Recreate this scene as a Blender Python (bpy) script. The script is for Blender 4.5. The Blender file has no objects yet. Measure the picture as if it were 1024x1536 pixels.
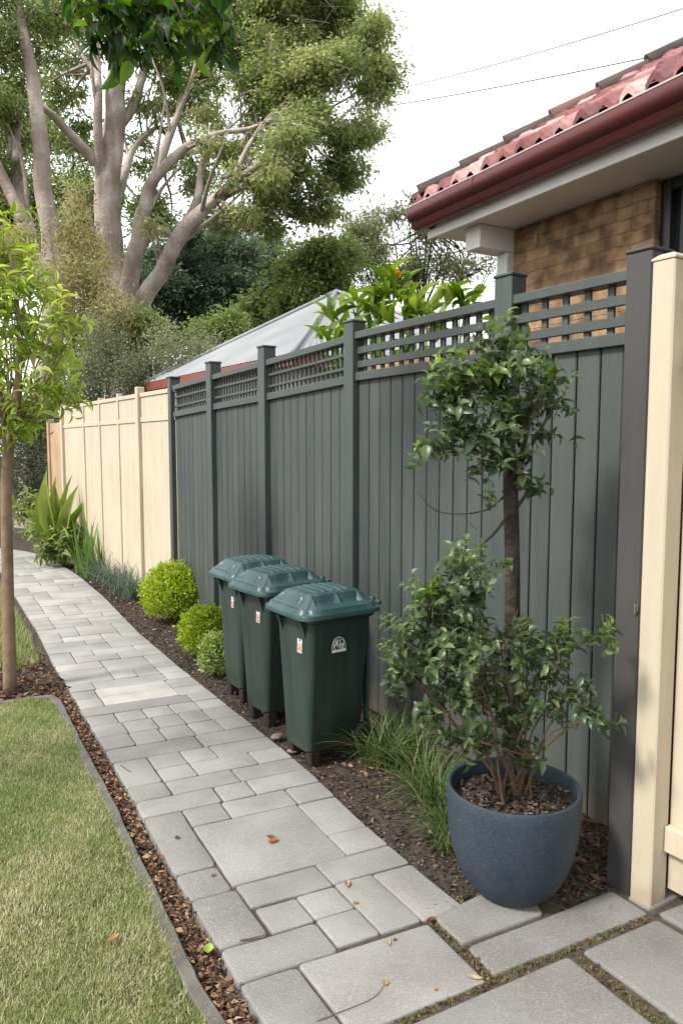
import bpy, bmesh, math, random
import numpy as np
from mathutils import Vector, Matrix

R = math.radians
C = bpy.context.scene.collection
scn = bpy.context.scene
rnd = random.Random(7)
rng = np.random.default_rng(11)

# ------------------------------------------------------------------ camera
H, PITCH, YAW, F = 1.7, R(5.1), R(34.2), 1109.3
cd = bpy.data.cameras.new('camera'); cam = bpy.data.objects.new('camera', cd); C.objects.link(cam)
cd.sensor_fit = 'VERTICAL'; cd.sensor_height = 36; cd.sensor_width = 24; cd.lens = 26.0
cd.clip_start = 0.05; cd.clip_end = 2000
cam.location = (0, 0, H); cam.rotation_euler = (R(90) - PITCH, 0, -YAW)
scn.camera = cam

# ------------------------------------------------------------------ sky and sun
SUN_EL, SUN_AZ = R(46), R(-88)          # azimuth from +Y towards +X
sd = Vector((math.sin(SUN_AZ)*math.cos(SUN_EL), math.cos(SUN_AZ)*math.cos(SUN_EL), math.sin(SUN_EL)))
w = bpy.data.worlds.new('World'); scn.world = w; w.use_nodes = True
nt = w.node_tree; nt.nodes.clear()
out = nt.nodes.new('ShaderNodeOutputWorld'); bg = nt.nodes.new('ShaderNodeBackground')
sky = nt.nodes.new('ShaderNodeTexSky'); sky.sky_type = 'NISHITA'; sky.sun_disc = False
sky.sun_elevation = SUN_EL; sky.sun_rotation = SUN_AZ; sky.dust_density = 3.0; sky.air_density = 1.0
tc = nt.nodes.new('ShaderNodeTexCoord')
nz = nt.nodes.new('ShaderNodeTexNoise'); nz.inputs['Scale'].default_value = 2.2; nz.inputs['Detail'].default_value = 5
nt.links.new(tc.outputs['Generated'], nz.inputs['Vector'])
mr = nt.nodes.new('ShaderNodeMapRange'); mr.inputs[1].default_value = .3; mr.inputs[2].default_value = .7
mr.inputs[3].default_value = .86; mr.inputs[4].default_value = .98
nt.links.new(nz.outputs['Fac'], mr.inputs[0])
mx = nt.nodes.new('ShaderNodeMix'); mx.data_type = 'RGBA'
nt.links.new(mr.outputs[0], mx.inputs['Factor']); nt.links.new(sky.outputs[0], mx.inputs['A'])
mx.inputs['B'].default_value = (10.2, 10.4, 10.6, 1)     # thin bright cloud sheet
nt.links.new(mx.outputs['Result'], bg.inputs['Color']); bg.inputs['Strength'].default_value = 0.1
nt.links.new(bg.outputs[0], out.inputs[0])
sl = bpy.data.lights.new('sun', 'SUN'); sl.energy = 2.9; sl.angle = R(9); sl.color = (1, .95, .87)
so = bpy.data.objects.new('sun', sl); C.objects.link(so)
so.rotation_euler = sd.to_track_quat('Z', 'Y').to_euler(); so.location = (-8, 3, 12)
vs = scn.view_settings; vs.view_transform = 'Standard'; vs.look = 'None'; vs.gamma = 1; vs.exposure = 0.82
scn.cycles.max_bounces = 8; scn.cycles.transparent_max_bounces = 8
scn.cycles.use_denoising = True

# ------------------------------------------------------------------ helpers
_f = np.array([math.sin(YAW)*math.cos(PITCH), math.cos(YAW)*math.cos(PITCH), -math.sin(PITCH)])
_r = np.array([math.cos(YAW), -math.sin(YAW), 0.]); _u = np.cross(_r, _f)
_h = np.array([math.sin(YAW), math.cos(YAW), 0.])
def ray(px, py): return _f + _r*(px-512)/F - _u*(py-768)/F
def at(px, py, D):                       # point seen at a photo pixel, D metres in front
    r = ray(px, py); return r*(D/(r @ _h)) + np.array([0, 0, H])
def gp(px, py, z=0.):                    # point of the level z seen at a photo pixel
    r = ray(px, py); return r*((z-H)/r[2]) + np.array([0, 0, H])

def V3(*a): return np.array(a, float)
def norm(v): return v/(np.linalg.norm(v, axis=-1, keepdims=True)+1e-9)

class MB:
    def __init__(s): s.v, s.f, s.t, s.m, s.n = [], [], [], [], 0
    def add(s, v, f, tint=.5, mat=0):
        v = np.asarray(v, float).reshape(-1, 3)
        s.v.append(v); s.t.append(np.broadcast_to(np.asarray(tint, float), (len(v),)).copy())
        n = s.n; s.f.extend([tuple(i+n for i in q) for q in f]); s.m.extend([mat]*len(f)); s.n += len(v); return s
    def box(s, lo, hi, ch=.003, tint=.5, mat=0, M=None, o=None):
        lo = V3(*lo); hi = V3(*hi)
        ch = min(ch, .45*float(min(abs(hi-lo))))
        idx, vs_, k = {}, [], 0
        for c in range(8):
            sg = [(c >> j) & 1 for j in range(3)]
            for ax in range(3):
                p = [(hi[j] if sg[j] else lo[j]) if j == ax else ((hi[j]-ch) if sg[j] else (lo[j]+ch)) for j in range(3)]
                idx[(c, ax)] = k; vs_.append(p); k += 1
        fs = []
        for ax in range(3):
            a, b = [j for j in range(3) if j != ax]
            for sgn in (0, 1):
                base = sgn << ax
                fs.append([idx[(base, ax)], idx[(base | 1 << a, ax)], idx[(base | 1 << a | 1 << b, ax)], idx[(base | 1 << b, ax)]])
        for m in range(3):
            a, b = [j for j in range(3) if j != m]
            for sa in (0, 1):
                for sb in (0, 1):
                    c0 = sa << a | sb << b; c1 = c0 | 1 << m
                    fs.append([idx[(c0, a)], idx[(c1, a)], idx[(c1, b)], idx[(c0, b)]])
        for c in range(8): fs.append([idx[(c, 0)], idx[(c, 1)], idx[(c, 2)]])
        v = np.array(vs_)
        if M is not None: v = v @ np.array(M).T
        if o is not None: v = v + V3(*o)
        return s.add(v, fs, tint, mat)
    def tube(s, pts, rad, seg=8, tint=.5, mat=0, smooth=3, cap=True, wob=0.):
        P = np.array(pts, float); rr = np.array(rad, float)
        if rr.ndim == 0: rr = np.full(len(P), float(rr))
        if smooth > 1 and len(P) > 2: P, rr = catmull(P, rr, smooth)
        n = len(P); T = norm(np.gradient(P, axis=0))
        up = V3(0, 0, 1) if abs(T[0][2]) < .9 else V3(1, 0, 0)
        a = norm(np.cross(T[0], up)); vs_ = []
        for i in range(n):
            a = norm(a - T[i]*(a @ T[i])); b = np.cross(T[i], a)
            for k in range(seg):
                th = 2*math.pi*k/seg
                q = rr[i]*(1 + (wob*math.sin(3*th + i*.7) if wob else 0))
                vs_.append(P[i] + q*(math.cos(th)*a + math.sin(th)*b))
        fs = [(i*seg+k, i*seg+(k+1) % seg, (i+1)*seg+(k+1) % seg, (i+1)*seg+k) for i in range(n-1) for k in range(seg)]
        if cap: fs += [tuple(range(seg)), tuple(range((n-1)*seg, n*seg))]
        return s.add(vs_, fs, tint, mat)
    def rings(s, rings, tint=.5, mat=0, cap0=True, cap1=True):
        n = len(rings[0]); vs_ = [p for r_ in rings for p in r_]
        fs = [(i*n+k, i*n+(k+1) % n, (i+1)*n+(k+1) % n, (i+1)*n+k) for i in range(len(rings)-1) for k in range(n)]
        if cap0: fs.append(tuple(range(n)))
        if cap1: fs.append(tuple(range((len(rings)-1)*n, len(rings)*n)))
        return s.add(vs_, fs, tint, mat)
    def grid(s, P, tint=.5, mat=0):      # P: (a,b,3)
        a, b, _ = P.shape
        fs = [(i*b+j, (i+1)*b+j, (i+1)*b+j+1, i*b+j+1) for i in range(a-1) for j in range(b-1)]
        t = tint.reshape(-1) if isinstance(tint, np.ndarray) else tint
        return s.add(P.reshape(-1, 3), fs, t, mat)
    def build(s, name, mats, parent=None, smooth=False, recalc=True, off=None):
        v = np.concatenate(s.v) if s.v else np.zeros((0, 3))
        o_ = off if off is not None else (OFF.get(parent.name) if parent is not None else None)
        if o_ is not None: v = v - np.array(o_)
        me = bpy.data.meshes.new(name); me.from_pydata(v.tolist(), [], s.f)
        at_ = me.attributes.new('tint', 'FLOAT', 'POINT'); at_.data.foreach_set('value', np.concatenate(s.t))
        if not isinstance(mats, (list, tuple)): mats = [mats]
        for m in mats: me.materials.append(m)
        if len(mats) > 1: me.polygons.foreach_set('material_index', s.m)
        if recalc:
            bm = bmesh.new(); bm.from_mesh(me); bmesh.ops.recalc_face_normals(bm, faces=bm.faces); bm.to_mesh(me); bm.free()
        if smooth:
            me.polygons.foreach_set('use_smooth', [True]*len(me.polygons))
            if smooth is not True:
                try: me.set_sharp_from_angle(angle=R(smooth))
                except Exception: pass
        return link(name, me, parent)

OFF = {}
def link(name, me, parent=None):
    o = bpy.data.objects.new(name, me); C.objects.link(o)
    if parent is not None:
        o.parent = parent; OFF[o.name] = OFF.get(parent.name, (0, 0, 0))
    return o
def tag(o, label=None, cat=None, group=None, kind=None):
    if label: o['label'] = label
    if cat: o['category'] = cat
    if group: o['group'] = group
    if kind: o['kind'] = kind
    return o
def thing(name, label, cat, loc=(0, 0, 0), group=None):
    o = bpy.data.objects.new(name, None); C.objects.link(o); o.location = loc; o.empty_display_size = .1
    OFF[o.name] = tuple(float(x) for x in loc); return tag(o, label, cat, group)
def copy_tree(o, parent=None):
    c = o.copy(); C.objects.link(c)
    if parent is not None: c.parent = parent
    for ch in [x for x in bpy.data.objects if x.parent == o]: copy_tree(ch, c)
    return c
def catmull(P, rr, k):
    n = len(P); Q, q = [], []
    for i in range(n-1):
        p0, p1, p2, p3 = P[max(i-1, 0)], P[i], P[i+1], P[min(i+2, n-1)]
        for j in range(k):
            t = j/k
            Q.append(.5*((2*p1)+(-p0+p2)*t+(2*p0-5*p1+4*p2-p3)*t*t+(-p0+3*p1-3*p2+p3)*t**3)); q.append(rr[i]*(1-t)+rr[i+1]*t)
    Q.append(P[-1]); q.append(rr[-1]); return np.array(Q), np.array(q)

# leaf templates: (along, side, up) coordinates
def T_flat(): return V3(0, 0, 0, .45, .5, 0, 1, 0, 0, .45, -.5, 0).reshape(-1, 3), [(0, 1, 2, 3)]
def T_fold(): return V3(0, 0, 0, .4, .5, .16, 1, 0, -.08, .4, -.5, .16, .45, 0, 0).reshape(-1, 3), [(0, 4, 1), (4, 2, 1), (0, 3, 4), (4, 3, 2)]
def T_leaf():
    xs = [0, .12, .35, .6, .82, 1]; ws = [.03, .3, .5, .44, .24, 0]; zs = [0, .03, .04, .0, -.09, -.22]; v, f = [], []
    for x, w_, z in zip(xs, ws, zs): v += [(x, w_, z+w_*.28), (x, 0, z), (x, -w_, z+w_*.28)]
    for i in range(5): a = 3*i; f += [(a, a+3, a+4, a+1), (a+1, a+4, a+5, a+2)]
    return np.array(v), f
def leaf_cloud(name, pos, d, nrm, L, W, tint, mat, parent=None, tmpl=T_flat, smooth=False):
    pos = np.asarray(pos, float); N = len(pos)
    tv, tf = tmpl(); K = len(tv)
    d = norm(np.asarray(d, float)); sd_ = norm(np.cross(d, nrm)); n = np.cross(sd_, d)
    L = np.broadcast_to(L, (N,)); W = np.broadcast_to(W, (N,)); tint = np.broadcast_to(tint, (N,))
    v = pos[:, None, :] + tv[None, :, 0, None]*L[:, None, None]*d[:, None, :] + tv[None, :, 1, None]*W[:, None, None]*sd_[:, None, :] + tv[None, :, 2, None]*L[:, None, None]*n[:, None, :]
    v = v.reshape(-1, 3)
    if parent is not None: v = v - np.array(OFF.get(parent.name, (0, 0, 0)))
    me = bpy.data.meshes.new(name); fa = [np.array(q) for q in tf]
    base = (np.arange(N)*K)
    loops = np.concatenate([ (base[:, None] + q[None, :]) for q in fa ], axis=1).reshape(-1)
    sizes = np.tile([len(q) for q in tf], N); starts = np.concatenate([[0], np.cumsum(sizes)[:-1]])
    me.vertices.add(len(v)); me.vertices.foreach_set('co', v.astype(np.float32).reshape(-1))
    me.loops.add(len(loops)); me.loops.foreach_set('vertex_index', loops.astype(np.int32))
    me.polygons.add(len(sizes)); me.polygons.foreach_set('loop_start', starts.astype(np.int32))
    me.update(calc_edges=True)
    a_ = me.attributes.new('tint', 'FLOAT', 'POINT'); a_.data.foreach_set('value', np.repeat(tint, K).astype(np.float32))
    me.materials.append(mat)
    if smooth: me.polygons.foreach_set('use_smooth', [True]*len(me.polygons))
    me.validate(); return link(name, me, parent)
def rvec(n): return norm(rng.normal(size=(n, 3)))
def in_ball(n, p=.45): return rvec(n)*(rng.random((n, 1))**p)

# ------------------------------------------------------------------ materials
def mat(name, col, rough=.6, spec=.5, noise=None, bump=None, metal=0, coat=0, col2=None, tint=None, trans=0, coord='Object', extra=None):
    """col..col2 mixed by noise (scale, detail, lo, hi); tint: list of colours mixed by the 'tint' attribute; bump (scale, strength, dist)"""
    m = bpy.data.materials.new(name); m.use_nodes = True; t = m.node_tree; N = t.nodes; Lk = t.links
    p = N['Principled BSDF']; p.inputs['Roughness'].default_value = rough; p.inputs['Metallic'].default_value = metal
    p.inputs['Specular IOR Level'].default_value = spec
    if coat: p.inputs['Coat Weight'].default_value = coat; p.inputs['Coat Roughness'].default_value = .15
    tcn = N.new('ShaderNodeTexCoord'); src = tcn.outputs[coord]
    def rgb(c): return (*c, 1)
    cur = None
    if tint:
        a = N.new('ShaderNodeAttribute'); a.attribute_name = 'tint'
        cr = N.new('ShaderNodeValToRGB'); e = cr.color_ramp.elements
        while len(e) < len(tint): e.new(.5)
        for i, c in enumerate(tint): e[i].position = i/(len(tint)-1); e[i].color = rgb(c)
        Lk.new(a.outputs['Fac'], cr.inputs[0]); cur = cr.outputs[0]
    if noise:
        nz = N.new('ShaderNodeTexNoise'); nz.inputs['Scale'].default_value = noise[0]; nz.inputs['Detail'].default_value = noise[1]
        Lk.new(src, nz.inputs['Vector'])
        r_ = N.new('ShaderNodeMapRange'); r_.inputs[1].default_value = noise[2]; r_.inputs[2].default_value = noise[3]
        Lk.new(nz.outputs['Fac'], r_.inputs[0])
        mi = N.new('ShaderNodeMix'); mi.data_type = 'RGBA'; Lk.new(r_.outputs[0], mi.inputs['Factor'])
        if cur: Lk.new(cur, mi.inputs['A'])
        else: mi.inputs['A'].default_value = rgb(col)
        mi.inputs['B'].default_value = rgb(col2 or col)
        if cur:
            mi.blend_type = 'MULTIPLY'
        cur = mi.outputs['Result']
    if cur: Lk.new(cur, p.inputs['Base Color'])
    else: p.inputs['Base Color'].default_value = rgb(col)
    if bump:
        bl = bump if isinstance(bump, list) else [bump]; prev = None
        for (sc, st, di) in bl:
            b = N.new('ShaderNodeBump'); b.inputs['Strength'].default_value = st; b.inputs['Distance'].default_value = di
            n2 = N.new('ShaderNodeTexNoise'); n2.inputs['Scale'].default_value = sc if not isinstance(sc, tuple) else 1.; n2.inputs['Detail'].default_value = 6
            if isinstance(sc, tuple):
                mp = N.new('ShaderNodeMapping'); mp.inputs['Scale'].default_value = sc; Lk.new(src, mp.inputs['Vector']); Lk.new(mp.outputs[0], n2.inputs['Vector'])
            else: Lk.new(src, n2.inputs['Vector'])
            Lk.new(n2.outputs['Fac'], b.inputs['Height'])
            if prev: Lk.new(prev, b.inputs['Normal'])
            prev = b.outputs[0]
        Lk.new(prev, p.inputs['Normal'])
    if trans:
        tr = N.new('ShaderNodeBsdfTranslucent'); ms = N.new('ShaderNodeMixShader'); ms.inputs[0].default_value = trans
        hs = N.new('ShaderNodeHueSaturation'); hs.inputs['Saturation'].default_value = 1.15; hs.inputs['Value'].default_value = 1.9
        if cur: Lk.new(cur, hs.inputs['Color'])
        else: hs.inputs['Color'].default_value = rgb(col)
        Lk.new(hs.outputs[0], tr.inputs['Color']); Lk.new(p.outputs[0], ms.inputs[1]); Lk.new(tr.outputs[0], ms.inputs[2])
        Lk.new(ms.outputs[0], N['Material Output'].inputs['Surface'])
    if extra: extra(m, N, Lk, p, src, cur)
    return m

def weather(amount=.5, dirt=(.2, .2, .17), sc=(3, 3, .7)):
    """adds faint streaky dirt and roughness variation over paint"""
    def f(m, N, Lk, p, src, cur):
        mp = N.new('ShaderNodeMapping'); mp.inputs['Scale'].default_value = sc; Lk.new(src, mp.inputs['Vector'])
        n = N.new('ShaderNodeTexNoise'); n.inputs['Scale'].default_value = 2.5; n.inputs['Detail'].default_value = 8; n.inputs['Roughness'].default_value = .65
        Lk.new(mp.outputs[0], n.inputs['Vector'])
        r = N.new('ShaderNodeMapRange'); r.inputs[1].default_value = .42; r.inputs[2].default_value = .75; r.inputs[3].default_value = 0; r.inputs[4].default_value = amount
        Lk.new(n.outputs['Fac'], r.inputs[0])
        mi = N.new('ShaderNodeMix'); mi.data_type = 'RGBA'; Lk.new(r.outputs[0], mi.inputs['Factor'])
        if cur: Lk.new(cur, mi.inputs['A'])
        else: mi.inputs['A'].default_value = tuple(p.inputs['Base Color'].default_value)
        mi.inputs['B'].default_value = (*dirt, 1); Lk.new(mi.outputs['Result'], p.inputs['Base Color'])
        r2 = N.new('ShaderNodeMapRange'); b0 = p.inputs['Roughness'].default_value
        r2.inputs[3].default_value = b0-.08; r2.inputs[4].default_value = b0+.2; Lk.new(n.outputs['Fac'], r2.inputs[0]); Lk.new(r2.outputs[0], p.inputs['Roughness'])
    return f
def speckle(col=(.6, .62, .6), scale=160, lo=.66, hi=.7, amt=.8, second=None):
    def f(m, N, Lk, p, src, cur):
        n = N.new('ShaderNodeTexNoise'); n.inputs['Scale'].default_value = scale; n.inputs['Detail'].default_value = 1
        Lk.new(src, n.inputs['Vector'])
        r = N.new('ShaderNodeMapRange'); r.inputs[1].default_value = lo; r.inputs[2].default_value = hi; r.inputs[4].default_value = amt
        Lk.new(n.outputs['Fac'], r.inputs[0])
        mi = N.new('ShaderNodeMix'); mi.data_type = 'RGBA'; Lk.new(r.outputs[0], mi.inputs['Factor'])
        if cur: Lk.new(cur, mi.inputs['A'])
        else: mi.inputs['A'].default_value = tuple(p.inputs['Base Color'].default_value)
        mi.inputs['B'].default_value = (*col, 1); Lk.new(mi.outputs['Result'], p.inputs['Base Color'])
        if second: second(m, N, Lk, p, src, mi.outputs['Result'])
    return f

def splash(then, col=(.13, .105, .08), top=.30, amt=.75):
    """soil splashed by rain on the lowest boards, with a ragged upper limit"""
    def f(m, N, Lk, p, src, cur):
        then(m, N, Lk, p, src, cur); cur = p.inputs['Base Color'].links[0].from_socket
        sx = N.new('ShaderNodeSeparateXYZ'); Lk.new(src, sx.inputs[0]); n = N.new('ShaderNodeTexNoise'); n.inputs['Scale'].default_value = 9; n.inputs['Detail'].default_value = 9; Lk.new(src, n.inputs['Vector'])
        r = N.new('ShaderNodeMapRange'); r.inputs[1].default_value = 0; r.inputs[2].default_value = top; r.inputs[3].default_value = .75; r.inputs[4].default_value = .2; Lk.new(sx.outputs['Z'], r.inputs[0])
        a = N.new('ShaderNodeMath'); a.operation = 'ADD'; Lk.new(r.outputs[0], a.inputs[0]); Lk.new(n.outputs['Fac'], a.inputs[1])
        r2 = N.new('ShaderNodeMapRange'); r2.inputs[1].default_value = .88; r2.inputs[2].default_value = 1.25; r2.inputs[4].default_value = amt; Lk.new(a.outputs[0], r2.inputs[0])
        mi = N.new('ShaderNodeMix'); mi.data_type = 'RGBA'; Lk.new(r2.outputs[0], mi.inputs['Factor']); Lk.new(cur, mi.inputs['A']); mi.inputs['B'].default_value = (*col, 1); Lk.new(mi.outputs['Result'], p.inputs['Base Color'])
    return f
M = {}
M['soil'] = mat('soil', (.032, .026, .021), .95, .2, (14, 8, .3, .7), [(60, .6, .02)], col2=(.075, .06, .048))
M['mulch'] = mat('mulch', None, .9, .25, tint=[(.02, .016, .013), (.045, .033, .026), (.085, .063, .05), (.17, .135, .105)])
M['litter'] = mat('litter', None, .7, .35, tint=[(.035, .022, .016), (.10, .05, .03), (.20, .11, .065), (.36, .26, .17)], trans=.1)
M['lawn_soil'] = mat('lawn_soil', (.05, .045, .025), .95, .2, (9, 8, .35, .65), [(80, .6, .02)], col2=(.13, .115, .055))
M['grass'] = mat('grass', None, .5, .3, tint=[(.095, .15, .038), (.165, .235, .065), (.25, .30, .11), (.42, .39, .24), (.60, .55, .38)], trans=.3)
M['paver'] = mat('paver', None, .85, .3, (3.2, 9, .36, .66), [(220, .35, .004), (18, .15, .01)], tint=[(.15, .147, .142), (.228, .224, .214), (.30, .294, .28), (.46, .445, .41)], col2=(.74, .73, .71),
                 extra=speckle((.46, .46, .44), 300, .58, .70, .5, speckle((.06, .06, .06), 230, .60, .72, .45)))
M['kerb'] = mat('kerb', (.085, .08, .073), .9, .25, (12, 8, .3, .7), [(120, .5, .006)], col2=(.15, .14, .125))
M['moss'] = mat('moss', None, .9, .2, tint=[(.05, .06, .015), (.12, .14, .03), (.2, .2, .06)])
FC = (.052, .060, .057)
M['fence'] = mat('fence_paint', None, .5, .45, (2.5, 5, .3, .7), [((60, 60, 3), .22, .004), (140, .08, .002)], tint=[(.037, .048, .047), (.045, .056, .054), (.053, .063, .060)], col2=(1.15, 1.12, 1.08), extra=splash(weather(.45, (.10, .10, .09), (5, 5, .6))))
M['fence_post'] = mat('fence_post_paint', (.047, .059, .056), .42, .45, (2.5, 5, .3, .7), [((60, 60, 3), .16, .004)], col2=(.053, .065, .061), extra=splash(weather(.35, (.09, .10, .09), (5, 5, .6))))
M['fence_dark'] = mat('charcoal_paint', (.048, .046, .046), .45, .4, (2.5, 5, .3, .7), [((60, 60, 3), .10, .004)], col2=(.055, .053, .052), extra=weather(.3, (.09, .085, .08)))
M['cream'] = mat('cream_paint', (.51, .445, .34), .5, .35, (1.6, 6, .3, .7), [((40, 40, 2.5), .14, .006)], col2=(.465, .40, .30), extra=splash(weather(.55, (.36, .31, .23), (4, 4, .6)), (.3, .24, .16), .25, .6))
M['tan'] = mat('tan_timber', (.33, .22, .13), .7, .3, (3, 6, .3, .7), [((40, 40, 2.5), .3, .006)], col2=(.42, .30, .19))
M['bin'] = mat('bin_plastic', (.006, .022, .017), .48, .55, (5, 6, .3, .75), [(260, .14, .002)], col2=(.009, .027, .021), extra=splash(weather(.5, (.04, .052, .043), (4, 4, .45)), (.08, .07, .055), .16, .4))
M['lid'] = mat('lid_plastic', (.014, .045, .046), .34, .5, (6, 6, .3, .7), [(240, .10, .002)], col2=(.02, .058, .058), extra=weather(.4, (.10, .15, .15), (2, 2, 2)))
M['rubber'] = mat('rubber', (.012, .011, .011), .8, .3)
M['brickfoot'] = mat('brick_foot', (.016, .012, .011), .9, .3, (20, 6, .3, .7), [(70, .5, .006)], col2=(.03, .02, .018))
M['sticker_w'] = mat('sticker_white', (.72, .72, .69), .5, .4, (60, 5, .4, .7), None, col2=(.5, .5, .46))
M['sticker_d'] = mat('sticker_dark', (.015, .035, .035), .45)
M['sticker_r'] = mat('sticker_red', (.42, .10, .08), .55, .4, (90, 5, .4, .65), None, col2=(.6, .4, .34))
M['pot'] = mat('pot_glaze', (.014, .027, .042), .6, .4, (7, 6, .3, .7), [(170, .22, .003)], col2=(.020, .034, .050), extra=speckle((.20, .23, .25), 240, .66, .74, .6, splash(weather(.35, (.06, .07, .08), (4, 4, .8)), (.10, .09, .07), .10, .5)))
M['stone'] = mat('stone', (.13, .105, .09), .85, .3, (9, 6, .3, .7), [(40, .4, .01)], col2=(.2, .15, .13))
M['bark_gum'] = mat('gum_bark', (.27, .225, .19), .85, .2, (1.3, 9, .4, .6), [((2, 2, .6), .5, .12), (14, .5, .05)], col2=(.50, .44, .385), extra=weather(.7, (.15, .115, .09), (1.6, 1.6, .22)))
M['bark_dark'] = mat('dark_bark', (.028, .022, .018), .9, .2, (12, 8, .35, .65), [(30, .8, .02), ((60, 60, 12), .6, .01)], col2=(.062, .05, .042))
M['bark_slim'] = mat('slim_bark', (.16, .11, .07), .85, .2, (14, 8, .3, .7), [(60, .7, .006)], col2=(.25, .18, .12))
M['twig'] = mat('twig', (.10, .058, .034), .75, .3, (30, 6, .3, .7), [(90, .5, .003)], col2=(.17, .11, .065))
def leafmat(n, ts, rough=.5, tr=.35, spec=.4): return mat(n, None, rough, spec, tint=ts, trans=tr)
M['gum'] = leafmat('gum_leaf', [(.075, .105, .04), (.145, .195, .07), (.215, .25, .10), (.29, .305, .14), (.36, .25, .12)], .5, .56)
M['conifer'] = leafmat('conifer_leaf', [(.05, .08, .045), (.085, .125, .07), (.135, .175, .10)], .6, .4)
M['mid'] = leafmat('mid_leaf', [(.08, .115, .035), (.155, .20, .06), (.25, .28, .11)], .5, .42)
M['wattle'] = leafmat('wattle_leaf', [(.13, .135, .055), (.24, .225, .10), (.36, .32, .17)], .6, .4)
M['hedge'] = leafmat('hedge_leaf', [(.08, .10, .055), (.15, .17, .095), (.25, .26, .15)], .6, .35)
M['airy'] = leafmat('airy_leaf', [(.10, .12, .06), (.17, .19, .09), (.26, .27, .15)], .6, .4)
M['sapling'] = leafmat('sapling_leaf', [(.11, .16, .025), (.23, .30, .055), (.37, .42, .12)], .42, .5)
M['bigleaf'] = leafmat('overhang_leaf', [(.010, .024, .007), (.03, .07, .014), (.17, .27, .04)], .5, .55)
M['banana'] = leafmat('broad_leaf', [(.05, .10, .014), (.12, .19, .03), (.24, .29, .07)], .4, .4)
M['potleaf'] = leafmat('pot_leaf', [(.024, .044, .020), (.055, .09, .036), (.14, .19, .07)], .36, .32, .5)
M['newleaf'] = leafmat('new_leaf', [(.05, .10, .018), (.11, .18, .035), (.2, .27, .07)], .35, .4, .5)
M['ball'] = leafmat('ball_leaf', [(.09, .15, .012), (.22, .31, .02), (.37, .44, .05), (.5, .55, .13)], .45, .38)
M['varieg'] = leafmat('variegated_leaf', [(.08, .15, .02), (.22, .30, .05), (.6, .6, .4)], .45, .35)
M['strap'] = leafmat('strap_leaf', [(.07, .13, .035), (.18, .27, .07), (.33, .40, .14)], .38, .45)
M['tuft'] = leafmat('tuft_leaf', [(.022, .052, .014), (.05, .10, .026), (.11, .16, .05), (.28, .25, .13)], .45, .3)
M['greytuft'] = leafmat('grey_tuft_leaf', [(.05, .08, .055), (.10, .14, .10), (.19, .23, .17)], .5, .25)
M['petal'] = leafmat('petal', [(.6, .16, .03), (.75, .3, .05), (.8, .45, .1)], .5, .4)
M['white'] = mat('white_paint', (.80, .79, .77), .5, .4, (3, 5, .3, .7), [(50, .06, .003)], col2=(.66, .65, .615), extra=weather(.25, (.5, .49, .44)))
M['soffit'] = mat('soffit_paint', (.76, .75, .73), .7, .3, (3, 5, .3, .7), [(50, .05, .003)], col2=(.71, .70, .68))
M['gutter'] = mat('gutter_paint', (.105, .020, .017), .32, .5, (4, 6, .3, .7), [(60, .04, .003)], col2=(.085, .018, .017), extra=weather(.35, (.06, .03, .03), (4, 4, 4)))
M['lip'] = mat('gutter_lip_highlight', (.55, .5, .48), .35, .5)  # pale colour stands for the highlight on the maroon gutter's top lip
M['tile'] = mat('roof_tile', None, .5, .45, (22, 8, .42, .6), [(70, .35, .006)], tint=[(.09, .022, .022), (.20, .055, .052), (.33, .13, .118), (.56, .36, .33)], col2=(.72, .66, .65))
M['ridge'] = mat('ridge_tile', None, .7, .3, (12, 8, .3, .7), [(60, .4, .008)], tint=[(.045, .035, .033), (.085, .06, .052), (.17, .09, .065)], col2=(.6, .58, .56))
M['roofmetal'] = mat('roof_sheet', (.21, .22, .23), .6, .3, (1.3, 5, .3, .7), None, col2=(.27, .28, .29))
M['redfascia'] = mat('red_fascia', (.20, .05, .04), .5, .4)
M['render'] = mat('pale_render', (.5, .49, .45), .85, .2, (3, 5, .3, .7), [(60, .2, .01)], col2=(.58, .57, .53))
M['blackframe'] = mat('window_frame', (.012, .012, .013), .35, .5)
M['glass'] = mat('window_glass', (.012, .018, .018), .03, .9)
M['blind'] = mat('window_blind', (.2, .24, .23), .8, .2)
M['cable'] = mat('cable', (.03, .03, .032), .6)
M['steel'] = mat('latch_steel', (.28, .27, .25), .45, .5, metal=.8)

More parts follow.
